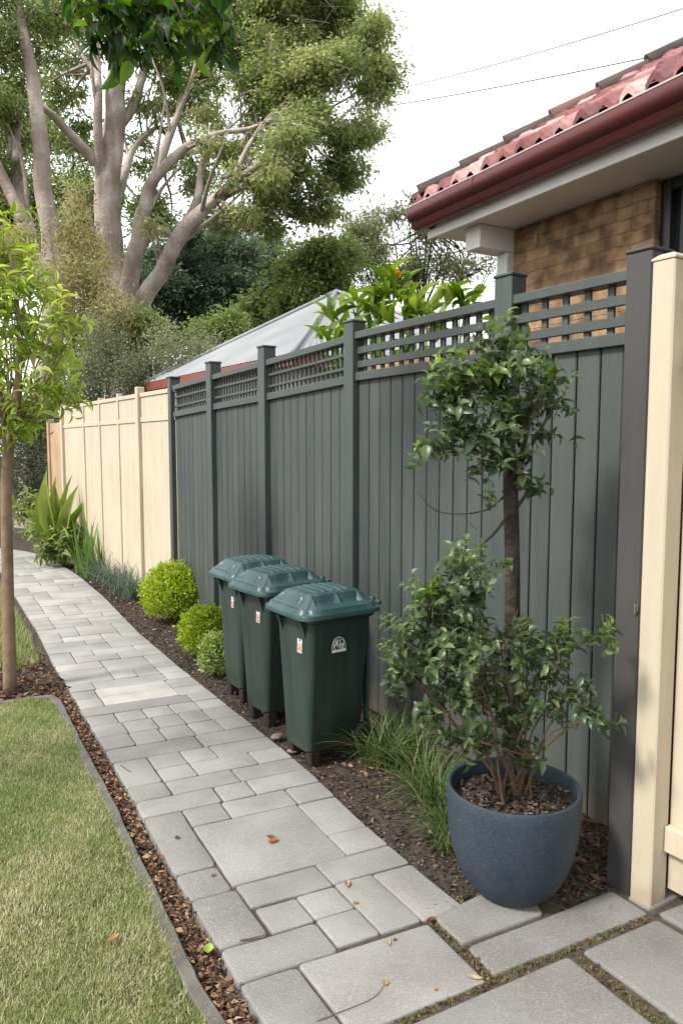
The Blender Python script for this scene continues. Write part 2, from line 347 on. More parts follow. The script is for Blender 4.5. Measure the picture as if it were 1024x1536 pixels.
def brick_mat(name, cols, mortar, bw, bh, along_y=True):
    m = bpy.data.materials.new(name); m.use_nodes = True; t = m.node_tree; N = t.nodes; Lk = t.links; p = N['Principled BSDF']
    tc_ = N.new('ShaderNodeTexCoord'); sx = N.new('ShaderNodeSeparateXYZ'); cx = N.new('ShaderNodeCombineXYZ'); Lk.new(tc_.outputs['Object'], sx.inputs[0])
    ad = N.new('ShaderNodeMath'); ad.operation = 'ADD'; Lk.new(sx.outputs['X'], ad.inputs[0]); Lk.new(sx.outputs['Y'], ad.inputs[1])
    Lk.new(ad.outputs[0], cx.inputs['X']); Lk.new(sx.outputs['Z'], cx.inputs['Y'])
    nzv = N.new('ShaderNodeTexNoise'); nzv.inputs['Scale'].default_value = 9; Lk.new(tc_.outputs['Object'], nzv.inputs['Vector'])
    va = N.new('ShaderNodeVectorMath'); va.operation = 'MULTIPLY_ADD'; va.inputs[1].default_value = (.022, .022, 0); Lk.new(nzv.outputs['Color'], va.inputs[0]); Lk.new(cx.outputs[0], va.inputs[2])
    b = N.new('ShaderNodeTexBrick'); Lk.new(va.outputs[0], b.inputs['Vector']); b.inputs['Scale'].default_value = 1
    b.inputs['Brick Width'].default_value = bw; b.inputs['Row Height'].default_value = bh; b.inputs['Mortar Size'].default_value = .005; b.inputs['Mortar Smooth'].default_value = .5
    b.inputs['Bias'].default_value = 0; b.inputs['Color1'].default_value = (*cols[0], 1); b.inputs['Color2'].default_value = (*cols[1], 1); b.inputs['Mortar'].default_value = (*mortar, 1)
    nz_ = N.new('ShaderNodeTexNoise'); nz_.inputs['Scale'].default_value = 9; nz_.inputs['Detail'].default_value = 9; Lk.new(tc_.outputs['Object'], nz_.inputs['Vector'])
    cr = N.new('ShaderNodeValToRGB'); cr.color_ramp.elements[0].position = .36; cr.color_ramp.elements[0].color = (.42, .36, .3, 1); cr.color_ramp.elements[1].position = .64; cr.color_ramp.elements[1].color = (1.25, 1.2, 1.1, 1)
    Lk.new(nz_.outputs['Fac'], cr.inputs[0])
    mi = N.new('ShaderNodeMix'); mi.data_type = 'RGBA'; mi.blend_type = 'MULTIPLY'; mi.inputs['Factor'].default_value = 1
    Lk.new(b.outputs['Color'], mi.inputs['A']); Lk.new(cr.outputs[0], mi.inputs['B']); Lk.new(mi.outputs['Result'], p.inputs['Base Color'])
    bu = N.new('ShaderNodeBump'); bu.inputs['Strength'].default_value = .7; bu.inputs['Distance'].default_value = .012; bu.invert = True; Lk.new(b.outputs['Fac'], bu.inputs['Height'])
    b2 = N.new('ShaderNodeBump'); b2.inputs['Strength'].default_value = .5; b2.inputs['Distance'].default_value = .01; Lk.new(nz_.outputs['Fac'], b2.inputs['Height']); Lk.new(bu.outputs[0], b2.inputs['Normal']); Lk.new(b2.outputs[0], p.inputs['Normal'])
    p.inputs['Roughness'].default_value = .85; return m
M['brick'] = brick_mat('house_brick', [(.21, .125, .068), (.38, .25, .14)], (.24, .17, .11), .21, .068)

# ------------------------------------------------------------------ ground, path, beds
def nz2(x, y, s=1., k=0):               # cheap smooth value noise
    return (np.sin(x*3.1*s+1.3+k)*np.cos(y*2.7*s-.7+k) + .5*np.sin(x*7.3*s-y*5.9*s+k*2) + .25*np.sin(x*17*s+y*13*s+k))/1.75

g = MB(); g.add([(-130, -130, -.16), (130, -130, -.16), (130, 130, -.16), (-130, 130, -.16)], [(0, 1, 2, 3)])
tag(g.build('ground', M['soil']), kind='structure')

LE = np.array([(.90, .2), (.92, 1.1), (.955, 1.82), (.965, 1.99), (.985, 2.19), (1.01, 2.51), (1.025, 2.69), (1.075, 3.2), (1.095, 3.37), (1.11, 3.55), (1.14, 3.87), (1.16, 4.07), (1.195, 4.49), (1.23, 4.86), (1.26, 5.22), (1.30, 5.78), (1.45, 7.16), (1.61, 9.12), (1.78, 11.0), (1.80, 12.4)])
RE = np.array([(1.80, .2), (1.81, 1.1), (1.84, 1.9), (1.86, 2.25), (1.89, 2.6), (1.93, 2.9), (1.97, 3.2), (2.0, 3.56), (2.05, 4.37), (2.11, 5.33), (2.2, 6.5), (2.42, 8.32), (2.56, 9.97), (2.60, 11.3), (2.55, 12.4)])
def lx(y): return np.interp(y, LE[:, 1], LE[:, 0])
def rx(y): return np.interp(y, RE[:, 1], RE[:, 0])
def PP(u, v):                            # path coordinates to ground
    yr = v - .14
    a = V3(lx(v), v, 0); b = V3(rx(yr), yr, 0)
    if v > 12.0:                         # the path swings away to the left
        th = (v-12.0)/1.6; c = V3(-.2, 12.0, 0)
        ra = lx(12.)+.2; rb = rx(11.86)+.2; rr_ = ra + (rb-ra)*u; th = min(th, 1.3)
        return c + V3(rr_*math.cos(th), rr_*math.sin(th) + (0-.14*u)*(1-min(th, 1)), 0)
    return a + (b-a)*u

def inset_quad(Q, d):
    n = len(Q); c = Q.mean(0); o = []
    for i in range(n):
        e1 = norm(Q[i]-Q[i-1]); e2 = norm(Q[(i+1) % n]-Q[i])
        n1 = V3(-e1[1], e1[0], 0); n2 = V3(-e2[1], e2[0], 0)
        if n1 @ (c-Q[i]) < 0: n1 = -n1
        if n2 @ (c-Q[i]) < 0: n2 = -n2
        k = d/(1 + n1 @ n2); o.append(Q[i] + (n1+n2)*k)
    return np.array(o)
def slab(mb, Q, tint, gap=.0032, r=.006, th=.055, round_=.012, z=0.):
    """one paving stone: quad Q with rounded plan corners and eased top edges"""
    Q = inset_quad(np.array(Q, float), gap); P_ = []
    for i in range(len(Q)):              # clipped plan corners, edges a little uneven
        a, b, c = Q[i-1], Q[i], Q[(i+1) % len(Q)]
        P_.append(b + norm(a-b)*round_); P_.append(b + (norm(a-b)+norm(c-b))*round_*.28); P_.append(b + norm(c-b)*round_)
        L_ = np.linalg.norm(c-b); k = max(1, int(L_/.12)); nn = V3(-(c-b)[1], (c-b)[0], 0)/max(L_, 1e-6)
        for j in range(1, k+1):
            P_.append(b + (c-b)*(j/(k+1)) + nn*rnd.uniform(-.0013, .0013))
    P_ = np.array(P_); c = P_.mean(0)
    tx, ty, dz = rnd.uniform(-.004, .004), rnd.uniform(-.004, .004), rnd.uniform(-.0022, .0022)+z
    rings = []
    for ins, zz in ((0, -th), (0, -r*1.2), (r*.12, -r*.6), (r*.45, -r*.2), (r*1.1, 0)):
        q = P_ - norm(P_-c)*ins*1.2; q = q.copy()
        q[:, 2] = zz + dz + (q[:, 0]-c[0])*tx + (q[:, 1]-c[1])*ty; rings.append(q)
    mb.rings(rings, tint, cap0=False)

near = [(0, .23, 1.62, 2.01), (.23, .80, 1.62, 2.01), (0, .41, 2.01, 2.19), (.41, .6, 2.03, 2.2), (.41, .6, 2.2, 2.36), (.22, .41, 2.19, 2.35), (.6, .79, 2.03, 2.37), (.79, 1, 2.03, 2.37),
        (0, .21, 2.19, 2.5), (.21, .6, 2.36, 2.52), (.6, 1, 2.37, 2.53), (0, .2, 2.5, 2.69), (.2, .77, 2.52, 3.03), (.77, 1, 2.71, 3.03), (.77, 1, 2.53, 2.71),
        (0, .2, 2.69, 3.2), (.2, .41, 3.03, 3.2), (.41, .78, 3.03, 3.2), (.78, 1, 3.03, 3.2), (0, .43, 3.2, 3.37), (.43, .62, 3.2, 3.37), (.62, 1, 3.2, 3.37),
        (0, .21, 3.54, 3.88), (0, .21, 3.37, 3.54), (.21, .6, 3.37, 3.53), (.21, .41, 3.53, 3.70), (.21, .41, 3.70, 3.88), (.41, .78, 3.53, 3.70), (.41, .6, 3.70, 3.88), (.6, 1, 3.70, 3.88), (.78, 1, 3.53, 3.70), (.6, 1, 3.37, 3.53),
        (0, .58, 3.88, 4.07), (.58, 1, 3.88, 4.07)]
near_fix = {1: [PP(.23, 2.01), PP(.80, 2.01), V3(1.63, 1.57, 0), PP(.23, 1.66)]}
pm = MB()
for i, (u0, u1, v0, v1) in enumerate(near):
    Q = near_fix.get(i) or [PP(u0, v1), PP(u1, v1), PP(u1, v0), PP(u0, v0)]
    t = rnd.uniform(.30, .52)
    if i in (0, 2, 8, 11, 15): t = rnd.uniform(.22, .34)
    slab(pm, Q, t, r=.010 if u0 == 0 else .006, round_=.02 if u0 == 0 else .010)
for j, (v0, v1) in enumerate([(4.07, 4.27), (4.27, 4.47), (4.47, 4.65)]):
    cs = [0, .2, .4, .6, .8, 1] if j != 1 else [0, .21, .42, .61, .79, 1]
    for a, b in zip(cs, cs[1:]): slab(pm, [PP(a, v1), PP(b, v1), PP(b, v0), PP(a, v0)], rnd.uniform(.4, .62))
slab(pm, [PP(0, 4.81), PP(.8, 4.81), PP(.8, 4.65), PP(0, 4.65)], .30)
slab(pm, [PP(.8, 4.81), PP(1, 4.81), PP(1, 4.65), PP(.8, 4.65)], .55)
for (u0, u1, v0, v1, t) in [(0, .18, 4.81, 4.99, .72), (0, .18, 4.99, 5.18, .5), (.18, .76, 4.81, 4.99, .88), (.18, .76, 4.99, 5.18, .82), (.76, 1, 4.81, 4.99, .6), (.76, 1, 4.99, 5.18, .55)]:
    slab(pm, [PP(u0, v1), PP(u1, v1), PP(u1, v0), PP(u0, v0)], t)
rr2 = random.Random(3); v = 5.18; rows = 50; occ = {}
for r_ in range(rows):                   # the rest: random ashlar on a grid five wide
    c = 0
    while c < 5:
        if (r_, c) in occ: c += 1; continue
        free = 1
        while c+free < 5 and (r_, c+free) not in occ: free += 1
        wd = min(free, rr2.choice([1, 1, 2, 2, 3])); hh = rr2.choice([1, 1, 1, 2]) if wd < 3 else 1
        if r_+hh > rows: hh = 1
        for a in range(hh):
            for b in range(wd): occ[(r_+a, c+b)] = 1
        v0 = v + r_*.178; v1 = v0 + hh*.178
        slab(pm, [PP(c/5, v1), PP((c+wd)/5, v1), PP((c+wd)/5, v0), PP(c/5, v0)], min(1, rr2.uniform(.5, .78)+.06*(rr2.random() < .2)), r=.004)
        c += wd
# larger slabs where the path meets the gate, laid at another angle
SA = [V3(1.70, 1.915, 0), V3(2.16, 1.93, 0), V3(2.05, 1.70, 0), V3(1.685, 1.745, 0)]
SB = [V3(1.69, 1.73, 0), V3(2.06, 1.69, 0), V3(2.385, 1.655, 0), V3(2.375, 1.488, 0), V3(1.668, 1.580, 0)]
slab(pm, SA, .22, r=.009, round_=.012)
slab(pm, SB, .16, r=.009, round_=.012)
for Q, t in (([V3(1.24, 1.588, 0), V3(1.945, 1.512, 0), V3(1.88, .75, 0), V3(1.22, .8, 0)], .2), ([V3(2.0, 1.50, 0), V3(2.365, 1.458, 0), V3(2.36, .7, 0), V3(1.96, .75, 0)], .16),
             ([V3(2.395, 1.475, 0), V3(2.75, 1.43, 0), V3(2.75, .8, 0), V3(2.39, .8, 0)], .12), ([V3(2.39, 1.60, 0), V3(2.62, 1.56, 0), V3(2.62, 1.48, 0), V3(2.39, 1.50, 0)], .2),
             ([V3(.92, 1.50, 0), V3(1.22, 1.48, 0), V3(1.18, .8, 0), V3(.9, .8, 0)], .3), ([PP(0, 1.61), PP(.23, 1.61), V3(1.13, 1.53, 0), V3(.93, 1.55, 0)], .3),
             ([V3(.9, .74, 0), V3(2.75, .66, 0), V3(2.75, -1.5, 0), V3(.9, -1.5, 0)], .3)):
    slab(pm, Q, t, r=.009, round_=.012)
tag(pm.build('path', M['paver'], smooth=35), kind='structure')

# sand below the joints
jb = MB(); ys = np.concatenate([np.linspace(-1.5, 12, 60)])
P_ = np.array([[(lx(max(y, .2))+.012, y, -.011), (rx(max(y-.14, .2))-.012, y-.14, -.011)] for y in ys]); jb.grid(P_)
P_ = np.array([[list(PP(u, v_)+V3(0, 0, -.012)) for u in (0.02, .98)] for v_ in np.linspace(12.0, 14.3, 16)]); jb.grid(P_)
jb.add([(1.6, 1.93, -.014), (2.3, 1.9, -.014), (2.44, 1.62, -.014), (2.8, 1.5, -.014), (2.8, -1.5, -.014), (1.6, -1.5, -.014)], [(0, 1, 2, 3, 4, 5)])
tag(jb.build('joint_sand', mat('joint_sand', (.045, .038, .03), .95, .2, (30, 8, .3, .7), [(90, .6, .01)], col2=(.095, .08, .058))), kind='structure')

# mulch bed between path and fence
def bed_z(x, y): return -.028 + .018*nz2(x, y, 2.2) + .008*nz2(x, y, 9, 3)
mb = MB(); A_, B_ = 150, 46; P_ = np.zeros((A_, B_, 3))
for i, y in enumerate(np.linspace(1.55, 16, A_)):
    x0 = rx(y)-.03 if y < 12.2 else 2.55 - (y-12.2)*.6; x1 = 2.86 if y > 2 else 2.9
    xs = np.linspace(x0, x1 if y < 12 else 6, B_); P_[i, :, 0] = xs; P_[i, :, 1] = y; P_[i, :, 2] = bed_z(xs, y)
mb.grid(P_); tag(mb.build('mulch_bed', M['soil'], smooth=True), kind='structure')

def chips(name, pts, lmin, lmax, m, flat=.5, asp=.4, tmpl=None, tlo=0, thi=1, seed=0):
    n = len(pts); yaw = rng.random(n)*2*math.pi; d = np.stack([np.cos(yaw), np.sin(yaw), rng.normal(0, .22, n)], 1)
    nr = norm(np.stack([rng.normal(0, flat, n), rng.normal(0, flat, n), np.ones(n)], 1))
    L_ = rng.uniform(lmin, lmax, n); return leaf_cloud(name, pts, d, nr, L_, L_*asp*rng.uniform(.6, 1.5, n), rng.uniform(tlo, thi, n), m, tmpl=tmpl or T_fold)
N_ = 16000; ys = 1.6 + 10.5*rng.random(N_)**1.7; f_ = rng.random(N_); xs = rx(ys) - .01 + (2.80-rx(ys))*f_
pts = np.stack([xs, ys, bed_z(xs, ys)+.006], 1)
tag(chips('bark_mulch', pts, .008, .032, M['mulch']), 'dark brown bark mulch covering the bed along the fence', 'mulch', kind='stuff')
N_ = 520; xs = rng.uniform(2.22, 2.80, N_); ys = rng.uniform(1.70, 2.35, N_); ok = (xs-2.07)**2+(ys-1.88)**2 > .17**2
pts = np.stack([xs, ys, bed_z(xs, ys)+.014], 1)[ok]
tag(chips('leaf_litter', pts, .02, .055, M['litter'], .7, .4, tlo=.1, thi=.6), 'reddish brown dead leaves piled in the corner behind the pot', 'dead leaves', kind='stuff')
N_ = 900; ys = rng.uniform(2.0, 11, N_); xs = rx(ys)+(2.78-rx(ys))*rng.random(N_)
tag(chips('leaf_litter', np.stack([xs, ys, bed_z(xs, ys)+.012], 1), .015, .05, M['litter'], .6, .4, tlo=.1, thi=1), 'scattered dry leaves lying on the mulch beside the path', 'dead leaves', kind='stuff')

# litter filled trench, kerb, lawn
KE = np.array([(.83, .2), (.845, 1.89), (.86, 2.2), (.905, 2.6), (.955, 3.1), (1.0, 3.5), (1.04, 4.0), (1.085, 4.5), (1.115, 4.8), (1.135, 5.05), (1.12, 5.16), (1.05, 5.205), (.85, 5.23), (.4, 5.28), (-3, 5.4)])
def kx(y): return np.interp(y, KE[:10, 1], KE[:10, 0])
KP = np.array([(x, y, 0) for x, y in KE]); KP, _q = catmull(KP, np.ones(len(KP)), 5)
kb = MB(); T_ = norm(np.gradient(KP, axis=0)); nn = np.stack([T_[:, 1], -T_[:, 0], 0*T_[:, 0]], 1)
prof = [(-.024, -.12), (-.024, -.004), (-.019, .001), (.019, .001), (.024, -.004), (.024, -.12)]
kb.rings([[KP[i] + nn[i]*(a + .002*math.sin(i*1.7)) + V3(0, 0, z_ + .004 + .002*math.sin(i*.9)) for a, z_ in prof] for i in range(len(KP))])
tag(kb.build('kerb', M['kerb'], smooth=40), kind='structure')
tb = MB(); ys = np.linspace(.2, 16, 120); P_ = np.array([[(kx(min(y, 5))-.02 if y < 5.15 else -3+0*y, y, 0), (kx(min(y, 5))+.04 if y < 5.15 else .3, y, 0), (lx(min(y, 12.2))-.04 if y < 12.2 else .5, y, 0), (lx(min(y, 12.2))+.02 if y < 12.2 else .6, y, 0)] for y in ys])
P_[:, :, 2] = -.048 + .01*nz2(P_[:, :, 0], P_[:, :, 1], 5)
P_[ys > 5.6, :, 2] += .02; tb.grid(P_); tag(tb.build('soil', M['soil'], smooth=True), kind='structure')
N_ = 4600; ys = 1.2+4.3*rng.random(N_)**1.2; xs = kx(np.minimum(ys, 5.0))+.02+(lx(ys)-kx(np.minimum(ys, 5.0))-.03)*rng.random(N_)
tag(chips('leaf_litter', np.stack([xs, ys, -.042+.035*rng.random(N_)], 1), .010, .04, M['litter'], .8, .38), 'brown and orange dry leaves filling the gap between kerb and path', 'dead leaves', kind='stuff')
N_ = 1500; xs = rng.uniform(.4, 1.3, N_); ys = rng.uniform(5.2, 6.3, N_); ok = (xs < lx(ys)-.01) & (ys > 5.22)
tag(chips('leaf_litter', np.stack([xs, ys, -.02+.03*rng.random(N_)], 1)[ok], .02, .06, M['litter'], .8, .45, tlo=0, thi=.75), 'brown dead leaves heaped round the foot of the slim tree', 'dead leaves', kind='stuff')

def lawn_z(x, y): return .002 + .010*nz2(x, y, 1.3) + .003*nz2(x, y, 7, 1)
lb = MB(); A_, B_ = 70, 60; P_ = np.zeros((A_, B_, 3))
for i, y in enumerate(np.linspace(-1, 5.16, A_)):
    xs = np.linspace(-4, kx(max(y, .2))-.022 if y < 5.05 else 1.11-.5*max(0, y-5.08), B_); P_[i, :, 0] = xs; P_[i, :, 1] = y; P_[i, :, 2] = lawn_z(xs, y)-.004
lb.grid(P_); tag(lb.build('lawn', M['lawn_soil'], smooth=True), kind='structure')

def blades(name, xy, z, h, w_, lean, tint, m, parent=None):
    n = len(xy); yaw = rng.random(n)*2*math.pi; ln = lean*rng.random(n)
    d = np.stack([np.cos(yaw)*ln, np.sin(yaw)*ln, np.ones(n)], 1); nr = np.stack([np.cos(yaw), np.sin(yaw), -ln], 1)+rng.normal(0, .3, (n, 3))
    return leaf_cloud(name, np.column_stack([xy, z]), d, nr, h, w_, tint, m, parent, tmpl=lambda: (V3(0, .5, 0, .55, .38, 0, 1, 0, -.18, .55, -.38, 0, 0, -.5, 0).reshape(-1, 3), [(0, 1, 3, 4), (1, 2, 3)]))
def lawn_pts(n, x0, x1, y0, y1):
    xs = rng.uniform(x0, x1, n); ys = rng.uniform(y0, y1, n)
    ok = xs < np.where(ys < 5.05, kx(ys)-.018+.03*(np.random.default_rng(5).random(n) < .25), 1.10-.9*np.maximum(0, ys-5.05)); return xs[ok], ys[ok]
x1_, y1_ = lawn_pts(210000, .1, 1.1, 1.5, 5.2); x2_, y2_ = lawn_pts(50000, -1.6, .1, .8, 5.3); x3_, y3_ = lawn_pts(4000, .3, 1.1, .4, 1.5)
xs = np.concatenate([x1_, x2_, x3_]); ys = np.concatenate([y1_, y2_, y3_]); n = len(xs)
dry = .5+.5*nz2(xs, ys, 1.1, 2)+.22*nz2(xs, ys, 5, 4); tall = .5+.5*nz2(xs, ys, 3.1, 5)
keep = rng.random(n) > .45*np.clip(dry-.45, 0, 1); xs, ys, dry, tall = xs[keep], ys[keep], dry[keep], tall[keep]; n = len(xs)
hgt = rng.uniform(.007, .026, n)*(.6+.75*tall)*(1+.7*(rng.random(n) < .05)); wdt = rng.uniform(.0014, .0030, n)
tnt = np.clip(.22+.28*dry+rng.normal(0, .18, n) + .45*(rng.random(n) < .22+.4*np.clip(dry-.3, 0, 1)), 0, 1)
tag(blades('lawn_grass', np.stack([xs, ys], 1), lawn_z(xs, ys)-.003, hgt, wdt, 1.9, tnt, M['grass']), 'short mown green lawn grass with dry straw coloured patches', 'grass', kind='stuff')
# strip of rough grass past the slim tree
N_ = 14000; xs = rng.uniform(.6, 1.6, N_); ys = rng.uniform(6.0, 10, N_); ok = xs < lx(ys)-.05-.05*rng.random(N_); xs, ys = xs[ok], ys[ok]
tag(blades('rough_grass', np.stack([xs, ys], 1), np.full(len(xs), -.03), rng.uniform(.04, .10, len(xs)), .005, 1.2, np.clip(rng.normal(.45, .2, len(xs)), 0, 1), M['grass']), 'longer yellow green grass growing along the far left side of the path', 'grass', kind='stuff')
# moss and weeds in the slab joints
pp = []
def seam(a, b, n, w_=.012):
    t = rng.random(n)[:, None]; q = np.array(a)[None]*(1-t)+np.array(b)[None]*t + rng.normal(0, w_, (n, 2)); pp.append(q)
seam((1.64, 1.58), (1.70, 1.93), 160, .012); seam((1.3, 1.60), (1.66, 1.575), 170, .008); seam((1.66, 1.570), (2.36, 1.482), 190, .007); seam((1.97, 1.48), (1.92, 1.0), 110, .012); seam((1.72, 1.93), (1.86, 1.95), 80, .015)
pp = np.concatenate(pp)
tag(blades('moss', pp, np.full(len(pp), -.012), rng.uniform(.006, .016, len(pp)), .006, 1.6, rng.random(len(pp)), M['moss']), 'low green moss growing in the joints between the large slabs', 'moss', kind='stuff')
qq = pp + rng.normal(0, .016, pp.shape); qq = qq[::1]; tag(chips('leaf_litter', np.column_stack([qq, np.full(len(qq), -.006)]), .006, .020, M['litter'], .7, .45, tlo=0, thi=.6), 'brown leaf crumbs lodged in the joints of the large slabs', 'dead leaves', kind='stuff')

# ------------------------------------------------------------------ dark fence
FX = 2.81
fence = thing('timber_fence', 'tall dark green grey board fence with lattice top behind the bins', 'fence', (FX, 4.5, -.03))
posts = [(7.10, 2.37), (6.16, 2.43), (5.17, 2.46), (3.98, 2.49), (2.64, 2.53)]
tops = [(7.10, 6.16, 2.29, 2.33, .058), (6.16, 5.17, 2.325, 2.36, .058), (5.17, 3.98, 2.36, 2.415, .062), (3.98, 2.64, 2.425, 2.435, .095), (2.64, 1.72, 2.435, 2.435, .125)]
for i, (y, zt) in enumerate(posts):
    w_ = .052 if i < 4 else .058
    p_ = MB().box((FX-.055, y-w_*(.7 if i == 0 else 1), -.06), (FX+.05, y+w_*(.7 if i == 0 else 1), zt), .004).build('post', M['fence_post'], fence, smooth=25)
    MB().box((FX-.062, y-w_-.006, zt), (FX+.056, y+w_+.006, zt+.016), .004).build('post_cap', M['fence_post'], p_, smooth=25)
def vboards(mb, edges, x0, x1, z0, z1f, gap=.007, ch=.004):
    for a, b in zip(edges, edges[1:]):
        lo, hi = min(a, b)+gap/2, max(a, b)-gap/2
        mb.box((x0+rnd.uniform(-.001, .001), lo, z0), (x1, hi, z1f((lo+hi)/2)), ch, tint=rnd.random())
for bi, (ya, yb, za, zb, sp) in enumerate(tops):
    y0 = ya-.055; y1 = yb+(.055 if bi < 4 else -.02)
    zt = lambda y: za+(zb-za)*(ya-y)/(ya-yb)
    def skew(mbx, dz0, dz1, x0, x1, ch=.004):          # a rail that follows the slope of the top
        n0 = len(mbx.v); mbx.box((x0, y1, dz0), (x1, y0, dz1), ch); v_ = mbx.v[-1]; v_[:, 2] += zt(v_[:, 1])
    m_ = MB(); n = 11 if bi == 4 else max(6, round((y0-y1)/.108))
    edges = np.linspace(y0, y1, n+1)
    if bi == 4: edges = [y0, 2.474, 2.355, 2.22, 2.093, 1.975, 1.86, y1]
    vboards(m_, edges, FX-.010, FX+.012, -.02, lambda y: zt(y)-.29, .008 if bi > 2 else .007)
    m_.box((FX+.0125, y1, .0), (FX+.02, y0, zt((y0+y1)/2)-.34), .001)     # backing so no light leaks through the gaps
    m_.build('boards', M['fence'], fence, smooth=25)
    r1 = MB(); skew(r1, -.046, 0, FX-.045, FX+.04); r1.build('top_rail', M['fence_post'], fence, smooth=25)
    r2 = MB(); skew(r2, -.31, -.255, FX-.038, FX+.04); r2.build('mid_rail', M['fence_post'], fence, smooth=25)
    l_ = MB()
    for dz in (-.14, -.228): skew(l_, dz+(.012 if bi < 3 else 0), dz+(.034 if bi < 3 else .045), FX-.022, FX-.006)
    k = int((y0-y1)/sp)
    for j in range(k+1):
        yy = y0-.03-(j+.3)*(y0-y1-.03)/(k+1) if bi != 4 else [2.546, 2.421, 2.299, 2.177, 2.055, 1.93, 1.81, 1.71][min(j, 7)]
        hw = (.0065 if bi < 3 else .011) if bi != 4 else .017
        l_.box((FX-.004, yy-hw, zt(yy)-.258), (FX+.012, yy+hw, zt(yy)-.04), .002)
        if bi == 3: l_.box((FX+.016, yy-hw+sp*.45, zt(yy)-.258), (FX+.028, yy+hw*.4+sp*.45, zt(yy)-.04), .002)  # rear strips model the inner posts together with their shadow lines
    l_.build('lattice', M['fence_post'], fence, smooth=25)
# charcoal end post standing proud, and the short return behind it
PX, PY = 2.415, 1.655
e_ = MB().box((PX, PY-.052, -.02), (PX+.13, PY+.052, 2.395), .005).build('end_post', M['fence_dark'], fence, smooth=25)
e_['label'] = 'charcoal end post'
MB().box((PX-.004, PY-.057, 2.395), (PX+.134, PY+.057, 2.408), .004).build('post_cap', M['fence_dark'], e_, smooth=25)
MB().box((PX+.131, PY-.045, -.02), (FX+.05, PY-.02, 2.33), .003).build('return_panel', M['fence_dark'], fence, smooth=25)
lt = MB(); lt.box((PX-.008, PY-.050, 1.09), (PX, PY-.034, 1.115), .002).tube([(PX-.012, PY-.042, 1.085), (PX-.014, PY-.042, 1.12)], .004, 8, smooth=1); lt.build('latch', M['steel'], fence, smooth=30)

# ------------------------------------------------------------------ cream fences
cf = thing('cream_fence', 'sunlit cream panel fence with narrow posts beyond the dark fence', 'fence', (FX, 9.3, -.03))
cp = [(11.48, .055, 2.33), (10.36, .028, 2.32), (9.62, .028, 2.31), (8.86, .032, 2.32), (8.11, .05, 2.35)]
for y, w_, zt in cp:
    MB().box((FX-(.045 if w_ > .04 else .022), y-w_*.8, -.06), (FX+.04, y+w_*.8, zt), .006).build('post', M['cream'], cf, smooth=25)
e = [7.05]+[p[0] for p in cp[::-1]]
for j in range(5):
    a = e[j]+(.05 if j == 1 else (.03 if j else 0)); b = e[j+1]-(.05 if j == 4 or j == 0 else .03)
    m_ = MB(); n = 8
    for q in range(n): m_.box((FX-.006, a+(b-a)*q/n+.0008, -.03), (FX+.012, a+(b-a)*(q+1)/n-.0008, 2.262), .0012)
    m_.build('panel', M['cream'], cf, smooth=25)
    MB().box((FX-.020, a, 2.235), (FX+.03, b, 2.28), .004).build('top_rail', M['cream'], cf, smooth=25)
    MB().box((FX-.018, a, 1.96), (FX-.0065, b, 2.012), .004).build('mid_rail', M['cream'], cf, smooth=25)
t_ = MB(); t_.box((FX-.02, 11.56, -.05), (FX+.03, 12.25, 2.05), .004); t_.box((FX-.05, 12.25, -.05), (FX+.05, 12.35, 2.12), .006); tag(t_.build('timber_post_panel', M['tan'], smooth=25), 'weathered brown timber panel ending the cream fence at the far end', 'fence')

gf = thing('cream_gate_fence', 'near cream fence panel with capped post at the right edge', 'fence', (2.5, 1.2, -.03))
gp_ = MB().box((2.40, 1.505, -.02), (2.50, 1.592, 2.345), .006).build('post', M['cream'], gf, smooth=25)
cpm = MB(); c0 = V3(2.45, 1.548, 0); cpm.rings([[c0+V3(sx*.052*k, sy*.046*k, z_) for sx, sy in ((-1, -1), (1, -1), (1, 1), (-1, 1))] for k, z_ in ((1, 2.345), (1, 2.352), (.6, 2.367), (.15, 2.374))]); cpm.build('post_cap', M['cream'], gp_)
m_ = MB()
for q in range(12): m_.box((2.505, 1.505-.1*(q+1)+.001, .04), (2.525, 1.505-.1*q-.001, 2.22), .0015)
m_.build('panel', M['cream'], gf, smooth=25)
for n_, a, b in (('top_rail', 2.2, 2.26), ('mid_rail', 1.975, 2.045), ('bottom_rail', .195, .295)):
    MB().box((2.468, .3, a), (2.5045, 1.504, b), .005).build(n_, M['cream'], gf, smooth=25)

